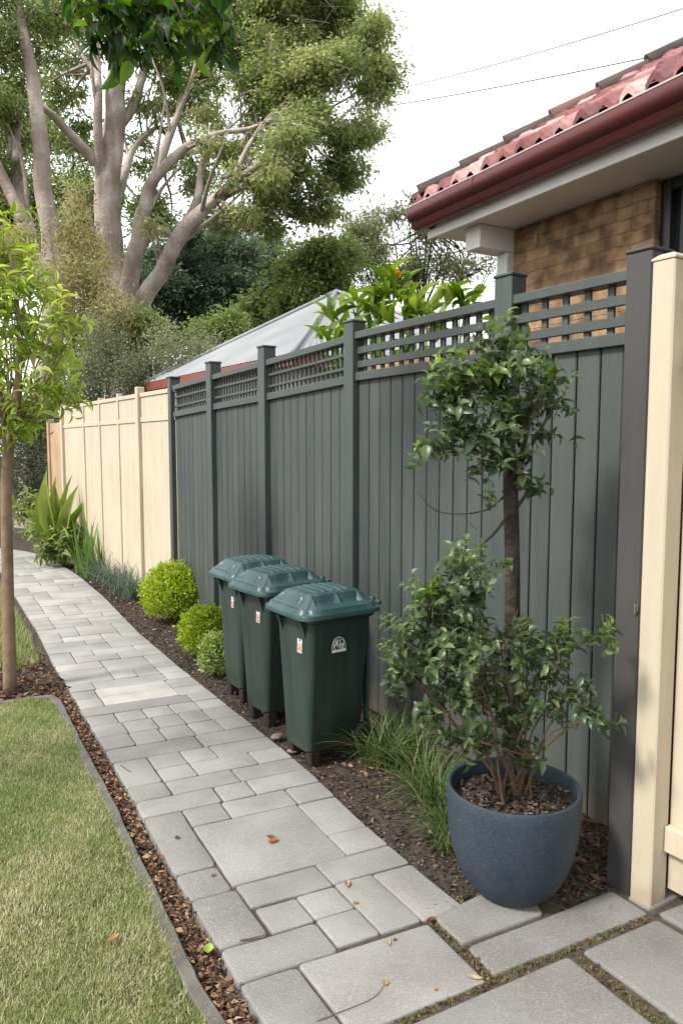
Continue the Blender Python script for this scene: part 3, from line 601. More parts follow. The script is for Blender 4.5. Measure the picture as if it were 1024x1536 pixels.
# ------------------------------------------------------------------ wheelie bins
def rrect(cx, cy, hx, hy, r, z, k=4):
    o = []
    for sx, sy, a0 in ((1, 1, 0), (-1, 1, 90), (-1, -1, 180), (1, -1, 270)):
        for j in range(k+1):
            a = R(a0+90*j/k); o.append(V3(cx+sx*(hx-r)+r*math.cos(a), cy+sy*(hy-r)+r*math.sin(a), z))
    return o
def make_bin():
    root = thing('wheelie_bin', 'x', 'bin', (0, 0, 0), 'green wheelie bins standing against the fence')
    b = MB(); z0, z1 = .055, .80
    rings = []
    for t in (0, .015, .3, .6, .8, .93):
        hx = .195+.025*t; hy = .125+.065*t; cx = .225+.005*t; rings.append(rrect(cx, .15, hx*(.97 if t == 0 else 1), hy*(.95 if t == 0 else 1), .035, z0+(z1-z0)*t))
    rings += [rrect(.23, .15, .232, .200, .035, .757), rrect(.23, .15, .238, .206, .035, .765), rrect(.23, .15, .238, .206, .035, .80)]
    b.rings(rings, cap1=False)
    body = b.build('body', M['bin'], root, smooth=30)
    # moulded front: hanging comb recess under the rim
    for s in (-1, 1):
        rc = MB(); c = V3(.002, .15+s*.12, 0)
        rc.rings([[c+V3(.012, -.012, .757), c+V3(-.026, -.012, .757), c+V3(-.026, .012, .757), c+V3(.012, .012, .757)], [c+V3(.016, -.011, .71), c+V3(-.006, -.011, .71), c+V3(-.006, .011, .71), c+V3(.016, .011, .71)], [c+V3(.022, -.006, .665), c+V3(.012, -.006, .665), c+V3(.012, .006, .665), c+V3(.022, .006, .665)]])
        rc.build('lifting_comb', M['bin'], root, smooth=20)
    rb = MB()
    for yy in (-.043+.0, .343): pass
    rb.box((.445, .0, .10), (.462, .04, .755), .004).box((.445, .26, .10), (.462, .30, .755), .004); rb.build('back_rib', M['bin'], root, smooth=25)
    # lid: height field with rim, sloping shoulders, plateau and ribs
    n = 72; U = np.linspace(-1, 1, n); X, Y = np.meshgrid(U, U, indexing='ij')
    hx, hy = .290, .235; cx, cy = .222, .15
    r4 = (np.abs(X)**7+np.abs(Y)**7)**(1/7)
    def sm(a, b, x): t = np.clip((x-a)/(b-a), 0, 1); return t*t*(3-2*t)
    zz = .806 + .026*sm(1.0, .93, r4) + .052*sm(.88, .55, np.maximum(np.abs(X)*.96, np.abs(Y)))
    zz += .018*(1-X**2)*(1-Y**2)
    top = sm(.60, .54, np.maximum(np.abs(X), np.abs(Y)))
    for k in range(5):
        c = -.4+.2*k; zz += top*.007*sm(.06, .03, np.abs(X-c))*sm(.5, .44, np.abs(Y))
    for s in (-1, 1):                    # sunken windows in the long shoulders, scallops on the front
        for a, b_ in ((-.6, -.06), (.02, .52)):
            zz -= .016*sm(.03, 0, np.abs(np.abs(Y)*1-.70)-.07)*sm(a-.03, a+.02, X)*sm(b_+.03, b_-.02, X)
        zz -= .014*sm(.02, 0, np.abs(X+.74)-.06)*sm(.1, .06, np.abs(Y-s*.42)-.02)
    zz -= .006*sm(.03, .0, np.abs(r4-.90))
    Px = cx + X*hx*(1-.0*Y); Py = cy + Y*hy
    k_ = np.where(r4 > 0, np.maximum(np.abs(X), np.abs(Y))/np.maximum(r4, 1e-6), 1); Px = cx+X*hx*k_; Py = cy+Y*hy*k_
    P_ = np.stack([Px, Py, zz], 2); ld = MB(); ld.grid(P_)
    per = [P_[i, 0] for i in range(n)]+[P_[n-1, j] for j in range(1, n)]+[P_[i, n-1] for i in range(n-2, -1, -1)]+[P_[0, j] for j in range(n-2, 0, -1)]
    per = np.array(per); c_ = V3(cx, cy, 0)
    def sh(s_, z_): q = (per-c_)*V3(s_, s_, 1)+c_; q[:, 2] = z_; return q
    ld.rings([per, sh(1.006, .803), sh(1.008, .782), sh(.99, .780), sh(.975, .79)], cap0=False, cap1=False)
    lid = ld.build('lid', M['lid'], root, smooth=38)
    h = MB()
    for yy in (.03, .27): h.tube([(.475, yy, .80), (.50, yy, .83), (.52, yy, .825), (.525, yy, .80)], .011, 8)
    h.tube([(.525, -.02, .812), (.527, .15, .812), (.525, .32, .812)], .013, 8); h.build('handle', M['lid'], lid, smooth=40)
    lip = MB(); lip.box((-.055, .05, .786), (-.028, .25, .802), .005); lip.build('lid_grip', M['lid'], lid, smooth=25)
    ax = MB(); ax.tube([(.43, -.01, .085), (.43, .31, .085)], .009, 8, smooth=1); ax.build('axle', M['rubber'], root)
    for yy in (.0, .3):
        wl = MB(); rings = []
        for r_, dy in ((.02, -.02), (.05, -.022), (.078, -.022), (.085, -.015), (.085, .015), (.078, .022), (.05, .022), (.02, .02)):
            rings.append([V3(.43+r_*math.cos(2*math.pi*q/24), yy+dy, .085+r_*math.sin(2*math.pi*q/24)) for q in range(24)])
        wl.rings(rings).build('wheel', M['rubber'], root, smooth=35)
    for yy in (.055, .245):
        MB().box((.045, yy-.03, -.035), (.12, yy+.03, .057), .008).build('foot', M['brickfoot'], root, smooth=25)
    return root
def sticker(root, ox, oy, oz, w_, h_, ang, logo, tiltx=.0):
    """logo: arched white label with dark disc and a script monogram; else small white over red label"""
    # local plane: (a) across, (b) up, n outward
    Mx = Matrix.Rotation(ang, 4, 'Z') @ Matrix.Rotation(R(90), 4, 'X'); Mt = Matrix.Translation((ox, oy, oz)) @ Matrix.Rotation(tiltx, 4, 'Y' if abs(ang) > .1 else 'X') @ Mx
    def place(vs_): return np.array([list(Mt @ Vector(v_)) for v_ in vs_])
    def arch(w2, h2, z_, b0=0):
        o = [(-w2, b0, z_), (w2, b0, z_)]; r = w2
        for j in range(13): a = math.pi*j/12; o.append((r*math.cos(a), h2-r+r*math.sin(a), z_))
        return o
    if logo:
        s = MB(); o = arch(w_/2, h_, .0012); s.rings([place([(a, b, 0) for a, b, _ in o]), place(o)]); st = s.build('sticker', M['sticker_w'], root)
        d = MB(); d.rings([place(arch(w_/2-.004, h_-.004, .0014, .014)), place(arch(w_/2-.004, h_-.004, .0018, .014))]); d.build('sticker_ground', M['sticker_d'], st)
        def ring(r0, r1, cx_, cy_, z_, n=28):
            A = [(cx_+r0*math.cos(2*math.pi*q/n), cy_+r0*math.sin(2*math.pi*q/n), z_) for q in range(n)]; B = [(cx_+r1*math.cos(2*math.pi*q/n), cy_+r1*math.sin(2*math.pi*q/n), z_) for q in range(n)]
            return place(A+B), [(q, (q+1) % n, n+(q+1) % n, n+q) for q in range(n)]
        e = MB(); v_, f_ = ring(w_*.34, w_*.385, 0, h_*.52, .0022); e.add(v_, f_)
        lw = w_*.022
        def stroke(p): e.tube(place([(a*w_, b*h_, .0024) for a, b in p]), lw, 5, smooth=4)
        stroke([(-.33, .32), (-.25, .55), (-.16, .78), (-.15, .5), (-.13, .33)]); stroke([(-.34, .47), (-.22, .5), (-.1, .48)])
        stroke([(.02, .74), (-.06, .82), (-.1, .6), (-.02, .35), (.07, .45), (.06, .55), (-.01, .54)])
        stroke([(.12, .85), (.08, .6), (.06, .3), (.0, .22)]); stroke([(.13, .56), (.17, .42), (.24, .56)]); stroke([(.33, .6), (.26, .42), (.2, .24), (.12, .26)])
        e.build('monogram', M['sticker_w'], st, smooth=True)
    else:
        s = MB(); o = arch(w_/2, h_, .0012); s.rings([place([(a, b, 0) for a, b, _ in o]), place(o)]); st = s.build('sticker', M['sticker_w'], root)
        d = MB(); d.rings([place([(-w_*.42, h_*.04, .0014), (w_*.42, h_*.04, .0014), (w_*.42, h_*.55, .0014), (-w_*.42, h_*.55, .0014)]), place([(-w_*.42, h_*.04, .0019), (w_*.42, h_*.04, .0019), (w_*.42, h_*.55, .0019), (-w_*.42, h_*.55, .0019)])]); d.build('sticker_ground', M['sticker_r'], st)
        e = MB()
        for p in ([(-.22, .66), (-.05, .85), (.0, .66)], [(.1, .66), (.12, .82), (.28, .68)]): e.tube(place([(a*w_, b*h_, .0016) for a, b in p]), w_*.035, 4)
        e.build('emblem', M['sticker_d'], st)
    return st
bin0 = make_bin()
b2_ = copy_tree(bin0); b3_ = copy_tree(bin0)
for o_, loc, lab in ((bin0, (1.975, 3.235, 0), 'nearest green wheelie bin with round white monogram sticker on its side'), (b2_, (2.06, 3.86, .012), 'middle green wheelie bin standing between the other two bins'), (b3_, (2.125, 4.345, .014), 'farthest green wheelie bin beside the small bright shrubs')):
    o_.location = loc; o_.scale = (.89, 1, 1.03); o_['label'] = lab; o_.rotation_euler.z = R({1.975: 0, 2.06: 2.2, 2.125: -1.5}[loc[0]]); OFF[o_.name] = (0, 0, 0)
sticker(bin0, .205, -.0375, .590, .100, .078, 0, True, R(-4.5))
sticker(bin0, .0125, .085, .585, .046, .088, R(-90), False, R(2))
sticker(b2_, .0125, .085, .60, .042, .09, R(-90), False, R(2))
sticker(b3_, .0125, .10, .59, .036, .08, R(-90), False, R(2))

# ------------------------------------------------------------------ planter pot
PC = V3(2.07, 1.88, 0)
pot = thing('planter_pot', 'large speckled blue round planter pot standing at the corner of the path', 'plant pot', tuple(PC))
prof = [(.02, .004), (.11, .004), (.135, .009), (.157, .024), (.186, .062), (.210, .11), (.228, .165), (.241, .225), (.249, .30), (.252, .37), (.252, .405), (.249, .414), (.243, .417), (.236, .414), (.233, .404), (.232, .36), (.228, .30), (.2, .29), (.01, .29)]
b = MB(); b.rings([[PC+V3(r_*math.cos(2*math.pi*q/72), r_*math.sin(2*math.pi*q/72), z_) for q in range(72)] for r_, z_ in prof]); b.build('tub', M['pot'], pot, smooth=40)
s = MB(); n = 26; P_ = np.zeros((n, n, 3))
for i in range(n):
    for j in range(n):
        a = i/(n-1)*2*math.pi; r_ = .231*j/(n-1); x, y = r_*math.cos(a), r_*math.sin(a); P_[i, j] = PC+V3(x, y, .352+.012*nz2(x, y, 12))
s.grid(P_); so_ = s.build('soil', M['soil'], pot, smooth=True)
q = in_ball(900, .5)[:, :2]*.225; o_ = chips('soil_chips', np.column_stack([q+PC[:2]-PC[:2], .357+.012*rng.random(len(q))]), .012, .04, M['mulch'], .7, .4); o_.parent = pot; OFF[o_.name] = tuple(PC); o_['kind'] = 'stuff'

# ------------------------------------------------------------------ shrub in the pot
def blob_leaves(blobs, n, L, Wr, m, name, parent, tmpl=T_fold, hang=.2, twigs=None, tw_r=.0016, tint=(0, 1), up_bias=.35, cl=14, spread=.045, zg=.0, smooth=False, glow=0., root=None):
    """blobs: (centre xyz, radius xyz); leaves sit on short sprigs spread through every blob"""
    wts = np.array([b_[1][0]*b_[1][2] for b_ in blobs]); wts = wts/wts.sum(); tw = MB(); PS, DS, NS, TT, n_s = [], [], [], [], max(1, n//cl)
    for (c, r_), wt in zip(blobs, wts):
        k = max(2, int(n_s*wt)); q = in_ball(k, .38); cen = c+q*np.array(r_)
        out_ = norm(q + V3(0, 0, up_bias)+rng.normal(0, .35, (k, 3)))
        for a in range(k):
            d0 = out_[a]; ln = spread*rng.uniform(.6, 1.5)
            tt = np.linspace(0, 1, cl)+rng.normal(0, .04, cl); yw = np.arange(cl)*2.4+rng.random()*6
            p1 = norm(np.cross(d0, V3(.3, .2, 1))); p2 = np.cross(d0, p1)
            pos = cen[a]+d0*((tt-.5)*2*ln)[:, None]
            side = p1*np.cos(yw)[:, None]+p2*np.sin(yw)[:, None]
            dd = norm(side*1.1+d0*.7+V3(0, 0, -hang)+rng.normal(0, .22, (cl, 3)))
            PS.append(pos); DS.append(dd); NS.append(norm(d0*1.0+V3(0, 0, .6)+rng.normal(0, .35, (cl, 3))))
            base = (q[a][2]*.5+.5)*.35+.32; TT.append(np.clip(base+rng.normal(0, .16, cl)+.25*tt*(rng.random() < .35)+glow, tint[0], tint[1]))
            if twigs is not None: tw.tube([cen[a]-d0*ln*1.3, cen[a]+rng.normal(0, .004, 3), cen[a]+d0*ln], [tw_r*1.3, tw_r, tw_r*.5], 4, smooth=2)
    P = np.concatenate(PS); D = np.concatenate(DS); Nn = np.concatenate(NS); T = np.concatenate(TT); LL = L*np.clip(rng.lognormal(0, .32, len(P)), .45, 1.7)
    o = leaf_cloud(name, P, D, Nn, LL, LL*Wr*rng.uniform(.8, 1.2, len(P)), T, m, parent, tmpl, smooth)
    if root is not None:
        for c, r_ in blobs: tw.tube([V3(*root)+rng.normal(0, .004, 3), V3(*root)*.5+np.array(c)*.5+V3(0, 0, .05), np.array(c)], [tw_r*2.5, tw_r*2, tw_r], 5, smooth=3)
    if twigs is not None: tw.build('twigs', twigs, parent)
    return o
def B(px, py, D, r, k=.8, kz=1.): return (at(px, py, D), (r*F**0*D/F*1., r*D/F*k, r*D/F*kz))
sh = thing('potted_shrub', 'leggy dark green shrub with many thin stems growing in the blue pot', 'shrub', tuple(PC+V3(0, 0, .35)))
bl = [B(x, y, 2.63+rnd.uniform(-.13, .13), r_*.95, .9) for x, y, r_ in [(700, 850, 26), (680, 880, 30), (720, 890, 28), (650, 910, 30), (690, 930, 34), (625, 940, 24), (600, 965, 20), (640, 970, 34), (590, 1000, 18), (620, 1005, 30), (660, 1010, 34), (700, 980, 36), (600, 1030, 14), (690, 1050, 32), (650, 1060, 24), (730, 1030, 34), (740, 960, 24), (690, 1100, 26), (720, 1120, 24), (770, 990, 28), (800, 960, 28), (840, 970, 22), (880, 960, 14), (905, 950, 8), (820, 1010, 26), (860, 1040, 22), (890, 1060, 22), (905, 1080, 14), (790, 1050, 28), (760, 1080, 28), (775, 1130, 26), (830, 1060, 18), (735, 845, 14)]]
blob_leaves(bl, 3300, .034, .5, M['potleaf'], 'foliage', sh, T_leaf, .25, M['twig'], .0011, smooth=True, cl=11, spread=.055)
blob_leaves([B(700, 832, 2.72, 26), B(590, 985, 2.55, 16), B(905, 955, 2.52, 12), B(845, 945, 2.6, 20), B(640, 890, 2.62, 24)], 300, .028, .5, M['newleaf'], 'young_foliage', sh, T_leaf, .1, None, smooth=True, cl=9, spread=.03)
st = MB(); ends = [(650, 945, 2.62), (705, 865, 2.75), (612, 1005, 2.55), (695, 960, 2.7), (720, 1035, 2.62), (815, 985, 2.62), (890, 975, 2.52), (885, 1062, 2.6), (800, 1050, 2.66), (700, 1100, 2.6), (740, 900, 2.7), (660, 1040, 2.6), (775, 1110, 2.55), (850, 1010, 2.6)]
for i, (px, py, D) in enumerate(ends):
    e_ = at(px, py, D); e_ = e_*.88+PC*.12+V3(0, 0, .05); b0 = PC+V3(rnd.uniform(-.07, .07), rnd.uniform(-.06, .06), .34); mid = b0*.5+e_*.5+V3(rnd.uniform(-.03, .03), rnd.uniform(-.03, .03), .05)
    q1 = b0*.82+e_*.18+V3(0, 0, .05); st.tube([b0, q1, mid, e_], [.0062, .005, .0036, .0018], 6, smooth=5)
    for _ in range(3):
        a = mid*.5+e_*.5+rng.normal(0, .01, 3); st.tube([mid, a, e_+rng.normal(0, .05, 3)], [.0024, .0018, .001], 5, smooth=3)
st.build('stems', M['twig'], sh, smooth=True)

# ------------------------------------------------------------------ small tree behind the pot
t0 = at(768, 1180, 3.0); t0 = V3(t0[0], t0[1], -.03)
tr = thing('small_tree', 'small dark trunked tree with glossy leaves growing behind the blue pot', 'tree', tuple(t0))
tk = MB(); tk.tube([t0, at(770, 1050, 3.0), at(768, 900, 3.0), at(766, 760, 2.98), at(764, 690, 2.96)], [.040, .033, .031, .030, .026], 14, smooth=5, wob=.06)
top = at(764, 700, 2.96)
for px, py, D, r_ in ((700, 640, 2.85, .012), (745, 560, 2.95, .014), (800, 600, 2.9, .012), (835, 600, 2.85, .009), (760, 520, 2.95, .008), (660, 665, 2.85, .008), (790, 680, 2.85, .008)):
    e_ = at(px, py, D); tk.tube([top-V3(0, 0, rnd.uniform(0, .08)), top*.5+e_*.5+rng.normal(0, .02, 3), e_], [r_, r_*.75, r_*.35], 7, smooth=4)
tk.tube([at(766, 765, 2.97), at(745, 795, 2.9), at(722, 818, 2.86)], [.008, .006, .004], 7, smooth=4)
tk.tube([at(764, 735, 2.97), at(735, 762, 2.85), at(690, 771, 2.8), at(650, 764, 2.78), at(625, 735, 2.76)], [.007, .004, .003, .002, .001], 6, smooth=5)
tk.tube([at(690, 771, 2.8), at(715, 795, 2.78)], [.0015, .001], 5); tk.tube([at(775, 760, 2.95), at(790, 735, 2.92), at(783, 700, 2.9)], [.008, .006, .003], 7, smooth=4)
tk.build('trunk', M['bark_dark'], tr, smooth=True)
bl = [B(x, y, 2.90+rnd.uniform(-.12, .10), r_, .9) for x, y, r_ in [(752, 510, 20), (745, 545, 28), (700, 565, 30), (670, 590, 26), (648, 600, 14), (782, 558, 24), (803, 590, 26), (838, 602, 20), (730, 610, 38), (760, 640, 34), (700, 640, 30), (665, 665, 26), (640, 672, 12), (720, 690, 28), (765, 690, 30), (795, 715, 20), (735, 735, 16), (815, 640, 18), (690, 610, 26), (780, 615, 30), (820, 560, 12)]]
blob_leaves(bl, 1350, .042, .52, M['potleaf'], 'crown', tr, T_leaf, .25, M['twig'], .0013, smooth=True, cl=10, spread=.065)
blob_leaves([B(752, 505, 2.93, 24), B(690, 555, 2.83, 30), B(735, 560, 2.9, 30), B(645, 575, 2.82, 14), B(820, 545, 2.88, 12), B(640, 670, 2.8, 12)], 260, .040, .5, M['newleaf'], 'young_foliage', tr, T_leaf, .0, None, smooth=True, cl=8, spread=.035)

# ------------------------------------------------------------------ slim tree on the left
s0 = V3(.915, 5.46, -.03)
sp = thing('slim_tree', 'slim young tree with bright green leaves at the lawn corner', 'tree', tuple(s0))
sk = MB(); sk.tube([s0, at(13, 900, 5.05), at(10, 780, 5.05), at(12, 690, 5.05), at(25, 600, 5.0), at(30, 500, 5.0), at(15, 380, 5.0)], [.048, .04, .037, .035, .026, .018, .008], 12, smooth=5, wob=.05)
sk.tube([at(14, 700, 5.05), at(2, 600, 5.1), at(-25, 500, 5.1), at(-40, 380, 5.1)], [.028, .02, .014, .006], 8, smooth=4)
bl = [(20, 620, 46), (60, 590, 36), (15, 540, 46), (55, 500, 38), (90, 480, 28), (10, 460, 42), (40, 420, 34), (15, 370, 28), (70, 560, 34), (95, 600, 20), (30, 650, 30), (-30, 560, 50), (-35, 450, 50), (5, 320, 18), (100, 520, 16), (70, 440, 22), (-20, 640, 40), (-30, 360, 40)]
bl = [B(x, y, 5.05+rnd.uniform(-.12, .12), r_, 1.2) for x, y, r_ in bl]
for c, r_ in bl:
    k = at(25, 640, 5.02)*.5+c*.5; sk.tube([at(20, 660, 5.03)+rng.normal(0, .03, 3)+V3(0, 0, .2*rnd.random()), k+rng.normal(0, .03, 3)-V3(0, 0, .04), c], [.009, .006, .003], 5, smooth=4)
sk.build('trunk', M['bark_slim'], sp, smooth=True)
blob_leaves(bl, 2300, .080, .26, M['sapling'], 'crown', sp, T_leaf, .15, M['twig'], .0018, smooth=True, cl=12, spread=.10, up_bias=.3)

# ------------------------------------------------------------------ overhanging limb at the top
ov = thing('overhanging_tree', 'dark broad leaved tree limb hanging into the top left corner', 'tree', (-1.9, 4.4, -.03))
ot = MB(); ot.tube([(-1.9, 4.4, -.05), (-1.85, 4.3, 1.5), (-1.6, 4.2, 2.8), (-1.2, 4.1, 3.6)], [.16, .13, .11, .09], 12, smooth=5)
lim = [V3(-1.2, 4.1, 3.6), V3(-.4, 3.8, 4.1), at(60, -120, 3.5), at(150, -60, 3.4), at(240, -30, 3.35), at(300, 20, 3.3)]
ot.tube(lim, [.07, .05, .03, .02, .012, .006], 9, smooth=5)
ot.tube([at(60, -120, 3.5), at(120, -30, 3.4), at(150, 30, 3.4)], [.018, .01, .005], 7, smooth=4); ot.tube([at(240, -30, 3.35), at(270, 20, 3.3), at(285, 60, 3.3)], [.01, .007, .004], 7, smooth=4)
ot.build('limb', M['bark_dark'], ov, smooth=True)
bl = [(120, -5, 40), (150, 30, 46), (200, 10, 50), (255, 10, 48), (300, 10, 36), (285, 40, 34), (235, 20, 36), (135, 30, 24), (300, 40, 24), (175, 20, 36), (200, -40, 60), (110, -50, 60), (300, -40, 60), (320, 35, 20), (215, 10, 40)]
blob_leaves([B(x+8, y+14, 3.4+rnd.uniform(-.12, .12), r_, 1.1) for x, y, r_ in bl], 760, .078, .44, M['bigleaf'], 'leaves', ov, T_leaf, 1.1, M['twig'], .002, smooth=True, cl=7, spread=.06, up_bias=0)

# ------------------------------------------------------------------ clipped shrubs, strap leaved plants and tufts
def ball(name, label, c, r, kz, n, L, m, cat='shrub'):
    t = thing(name, label, cat, (c[0], c[1], -.02)); c = V3(*c)
    q = rvec(n); q[:, 2] = np.where(q[:, 2] < -.75, -q[:, 2], q[:, 2]); q = norm(q)
    lump = 1 + .12*nz2(q[:, 0]*2, q[:, 1]*2+q[:, 2]*3, 1.3, r*40)+.035*nz2(q[:, 0]*6, q[:, 2]*6+q[:, 1]*5, 1.1, 1)
    rad = r*lump*(1-.48*rng.random(n)**1.5)+(rng.random(n) < .14)*r*.16*rng.random(n)
    P = V3(c[0], c[1], r*kz*.98-.02)+q*rad[:, None]*V3(1, 1, kz); P = P[P[:, 2] > -.015]; k = len(P); qq_ = norm(P-V3(c[0], c[1], r*kz*.9))
    d = norm(qq_*.7+V3(0, 0, .5)+rng.normal(0, .55, (k, 3))); LL = L*rng.uniform(.6, 1.3, k)
    dep = np.linalg.norm((P-V3(c[0], c[1], r*kz))/V3(1, 1, kz), axis=1)/r
    leaf_cloud('foliage', P, d, norm(qq_+rng.normal(0, .5, (k, 3))), LL, LL*.52, np.clip(.42+rng.normal(0, .2, k)+.25*(rng.random(k) < .25), 0, 1), m, t, T_fold)
    s_ = MB()
    for _ in range(26):
        v_ = norm(V3(rnd.gauss(0, 1), rnd.gauss(0, 1), abs(rnd.gauss(.5, .8)))); s_.tube([V3(c[0], c[1], -.02), V3(c[0], c[1], r*kz*.5)+v_*r*.35, V3(c[0], c[1], r*kz)+v_*r*.85*V3(1, 1, kz)], [.009, .006, .002], 5, smooth=3)
    s_.build('stems', M['bark_dark'], t); return t
c = gp(252, 938); ball('clipped_shrub', 'largest round yellow green clipped shrub in front of the cream fence corner', (c[0]+.15, c[1]+.22, 0), .305, .93, 11000, .030, M['ball'])
c = gp(300, 986); ball('clipped_shrub', 'medium yellow green shrub between the round shrub and the bins', (c[0]+.10, c[1]+.12, 0), .205, .98, 6000, .030, M['ball'])
c = gp(318, 1016); ball('small_shrub', 'smallest shrub with pale flecked leaves touching the farthest bin', (c[0]+.05, c[1]+.06, 0), .12, 1.35, 2200, .026, M['varieg'])

def blade_fan(mb, c, n, h, w_, droop, spread=.03, lean=.7, seg=7, tmin=0., tmax=1., arc=None, az=None):
    for _ in range(n):
        a = rnd.uniform(0, 2*math.pi) if az is None else rnd.gauss(az, 1.0); L_ = h*rnd.uniform(.55, 1.15); ln = lean*rnd.uniform(.15, 1); dr = droop*rnd.uniform(.5, 1.3)
        p = V3(*c)+V3(rnd.gauss(0, spread), rnd.gauss(0, spread), 0); d = norm(V3(math.cos(a)*ln, math.sin(a)*ln, 1)); sd_ = V3(-math.sin(a), math.cos(a), 0); wv = w_*rnd.uniform(.7, 1.2)
        tw = rnd.uniform(-.5, .5); pts = []; t = min(1, max(0, rnd.gauss((tmin+tmax)/2, (tmax-tmin)/4)))
        for j in range(seg+1):
            u = j/seg; ww = wv*(.55+.9*u*(1-u)*1.8)*(1-u**3)+.0001; s2 = sd_*math.cos(tw*u)+np.cross(d, sd_)*math.sin(tw*u)
            pts.append((p-s2*ww/2+np.cross(s2, d)*ww*.12, p, p+s2*ww/2))
            p = p+d*L_/seg; d = norm(d+V3(math.cos(a)*.25*dr, math.sin(a)*.25*dr, -.42*dr)/seg*2.2*(.4+u))
        mb.grid(np.array(pts), t)
def tuft(name, label, spots, n, h, w_, droop, m, cat='grass', lean=.8, spread=.03, group=None, seg=7, tm=(0, 1)):
    c0 = spots[0]; t = thing(name, label, cat, (c0[0], c0[1], -.03), group); f_ = MB()
    for c in spots: blade_fan(f_, (c[0], c[1], -.03), n, h, w_, droop, spread, lean, seg, *tm)
    f_.build('blades', m, t, smooth=True, recalc=False); return t
def G(px, py): q = gp(px, py); return (q[0], q[1])
TG = 'grass tufts on the mulch beside the pot'
tuft('grass_tuft', 'arching green grass tuft at the foot of the nearest bin', [G(590, 1145), G(565, 1140), G(610, 1130)], 150, .37, .0062, 1.4, M['tuft'], lean=1.1, group=TG, spread=.035)
tuft('grass_tuft', 'arching green grass tuft spilling towards the path left of the pot', [G(640, 1190), G(655, 1215)], 170, .39, .0062, 1.6, M['tuft'], lean=1.1, group=TG, spread=.03)
tuft('grass_tuft', 'lowest pale grass tuft tucked against the left side of the pot', [G(672, 1262), G(668, 1235)], 120, .28, .0058, 1.8, M['tuft'], lean=1.2, group=TG, spread=.03, tm=(.2, 1))
tuft('grass_clump', 'grey green grass clump between the round shrub and strap plants', [G(175, 878), G(160, 868), G(195, 885), G(150, 856), G(205, 893)], 230, .48, .010, 1.25, M['greytuft'], lean=1.1, spread=.09)
tuft('strap_plant', 'upright clump of long bright strap leaves against the cream fence', [G(140, 846), G(160, 850), G(124, 842), G(150, 846)], 30, .98, .060, .5, M['strap'], 'plant', lean=.75, spread=.12, seg=8, tm=(.45, 1))
tuft('flax_plant', 'dark upright flax leaves behind the bright strap leaves', [(2.68, 9.7), (2.66, 10.1)], 20, .80, .05, .35, M['strap'], 'plant', lean=.4, spread=.06, seg=8, tm=(0, .35))
# broad leaved plant
bp = thing('broad_leaf_plant', 'broad pale green paddle leaves at the far end of the bed', 'plant', (2.5, 10.9, -.03))
pa = []; base = gp(96, 849)
for (tx, ty, wv) in ((62, 715, .16), (82, 735, .13), (108, 735, .14), (72, 750, .10), (118, 755, .10), (128, 745, .09), (50, 740, .09), (78, 722, .10), (55, 770, .10), (95, 770, .1), (100, 718, .08)):
    tip = at(tx, ty, 10.3+rnd.uniform(-.2, .1)); b0 = base+V3(rnd.uniform(-.05, .05), rnd.uniform(-.05, .05), 0); pa.append((b0*.72+tip*.28, tip-b0, wv))
d_ = np.array([p[1] for p in pa]); leaf_cloud('leaves', [p[0] for p in pa], d_, norm(np.tile(-_h+V3(0, 0, .3), (len(pa), 1))+rng.normal(0, .25, (len(pa), 3))), np.linalg.norm(d_, axis=1)*.76, [p[2]*1.25 for p in pa], rng.uniform(.5, 1, len(pa)), M['banana'], bp, T_leaf, True)
s_ = MB()
for p in pa: s_.tube([base, p[0]], [.02, .012], 6)
s_.build('stalks', M['strap'], bp, smooth=True)
lw = thing('low_leafy_plant', 'low mid green leafy plant under the paddle leaves', 'plant', (2.4, 11.2, -.03))
blob_leaves([B(80, 800, 10.6, 26), B(60, 790, 11, 24), B(105, 812, 10.2, 22), B(48, 760, 11.6, 22), B(70, 822, 10.3, 18)], 1600, .11, .36, M['mid'], 'foliage', lw, T_fold, .3, M['twig'], .003, cl=10, spread=.12, root=(2.4, 11.0, -.03))
for i, (px, py, r_, lb_) in enumerate([(405, 1067, .045, 'grey'), (520, 1106, .04, 'pinkish'), (412, 1082, .028, 'brown'), (508, 1094, .035, 'dark')]):
    if i in (1, 3): px, py = (416, 1104) if i == 1 else (440, 1125)
    q = gp(px, py); s_ = MB(); rg = []
    for z_, k in ((-.6, .5), (-.2, .95), (.2, 1), (.55, .75), (.8, .3)):
        rg.append([q+V3(r_*k*math.cos(a)*(1+.15*math.sin(2*a+i)), r_*k*.8*math.sin(a)*(1+.12*math.cos(3*a)), r_*.6*z_-.005) for a in np.linspace(0, 2*math.pi, 13)[:-1]])
    tag(s_.rings(rg).build('garden_stone', M['stone'], smooth=50), ['grey rounded stone on the mulch under the middle bin', 'pinkish stone on the mulch between path and nearest bin', 'small flat stone just in front of the middle bin foot', 'small stone at the path edge by the nearest bin foot'][i], 'stone', 'stones by the bins')

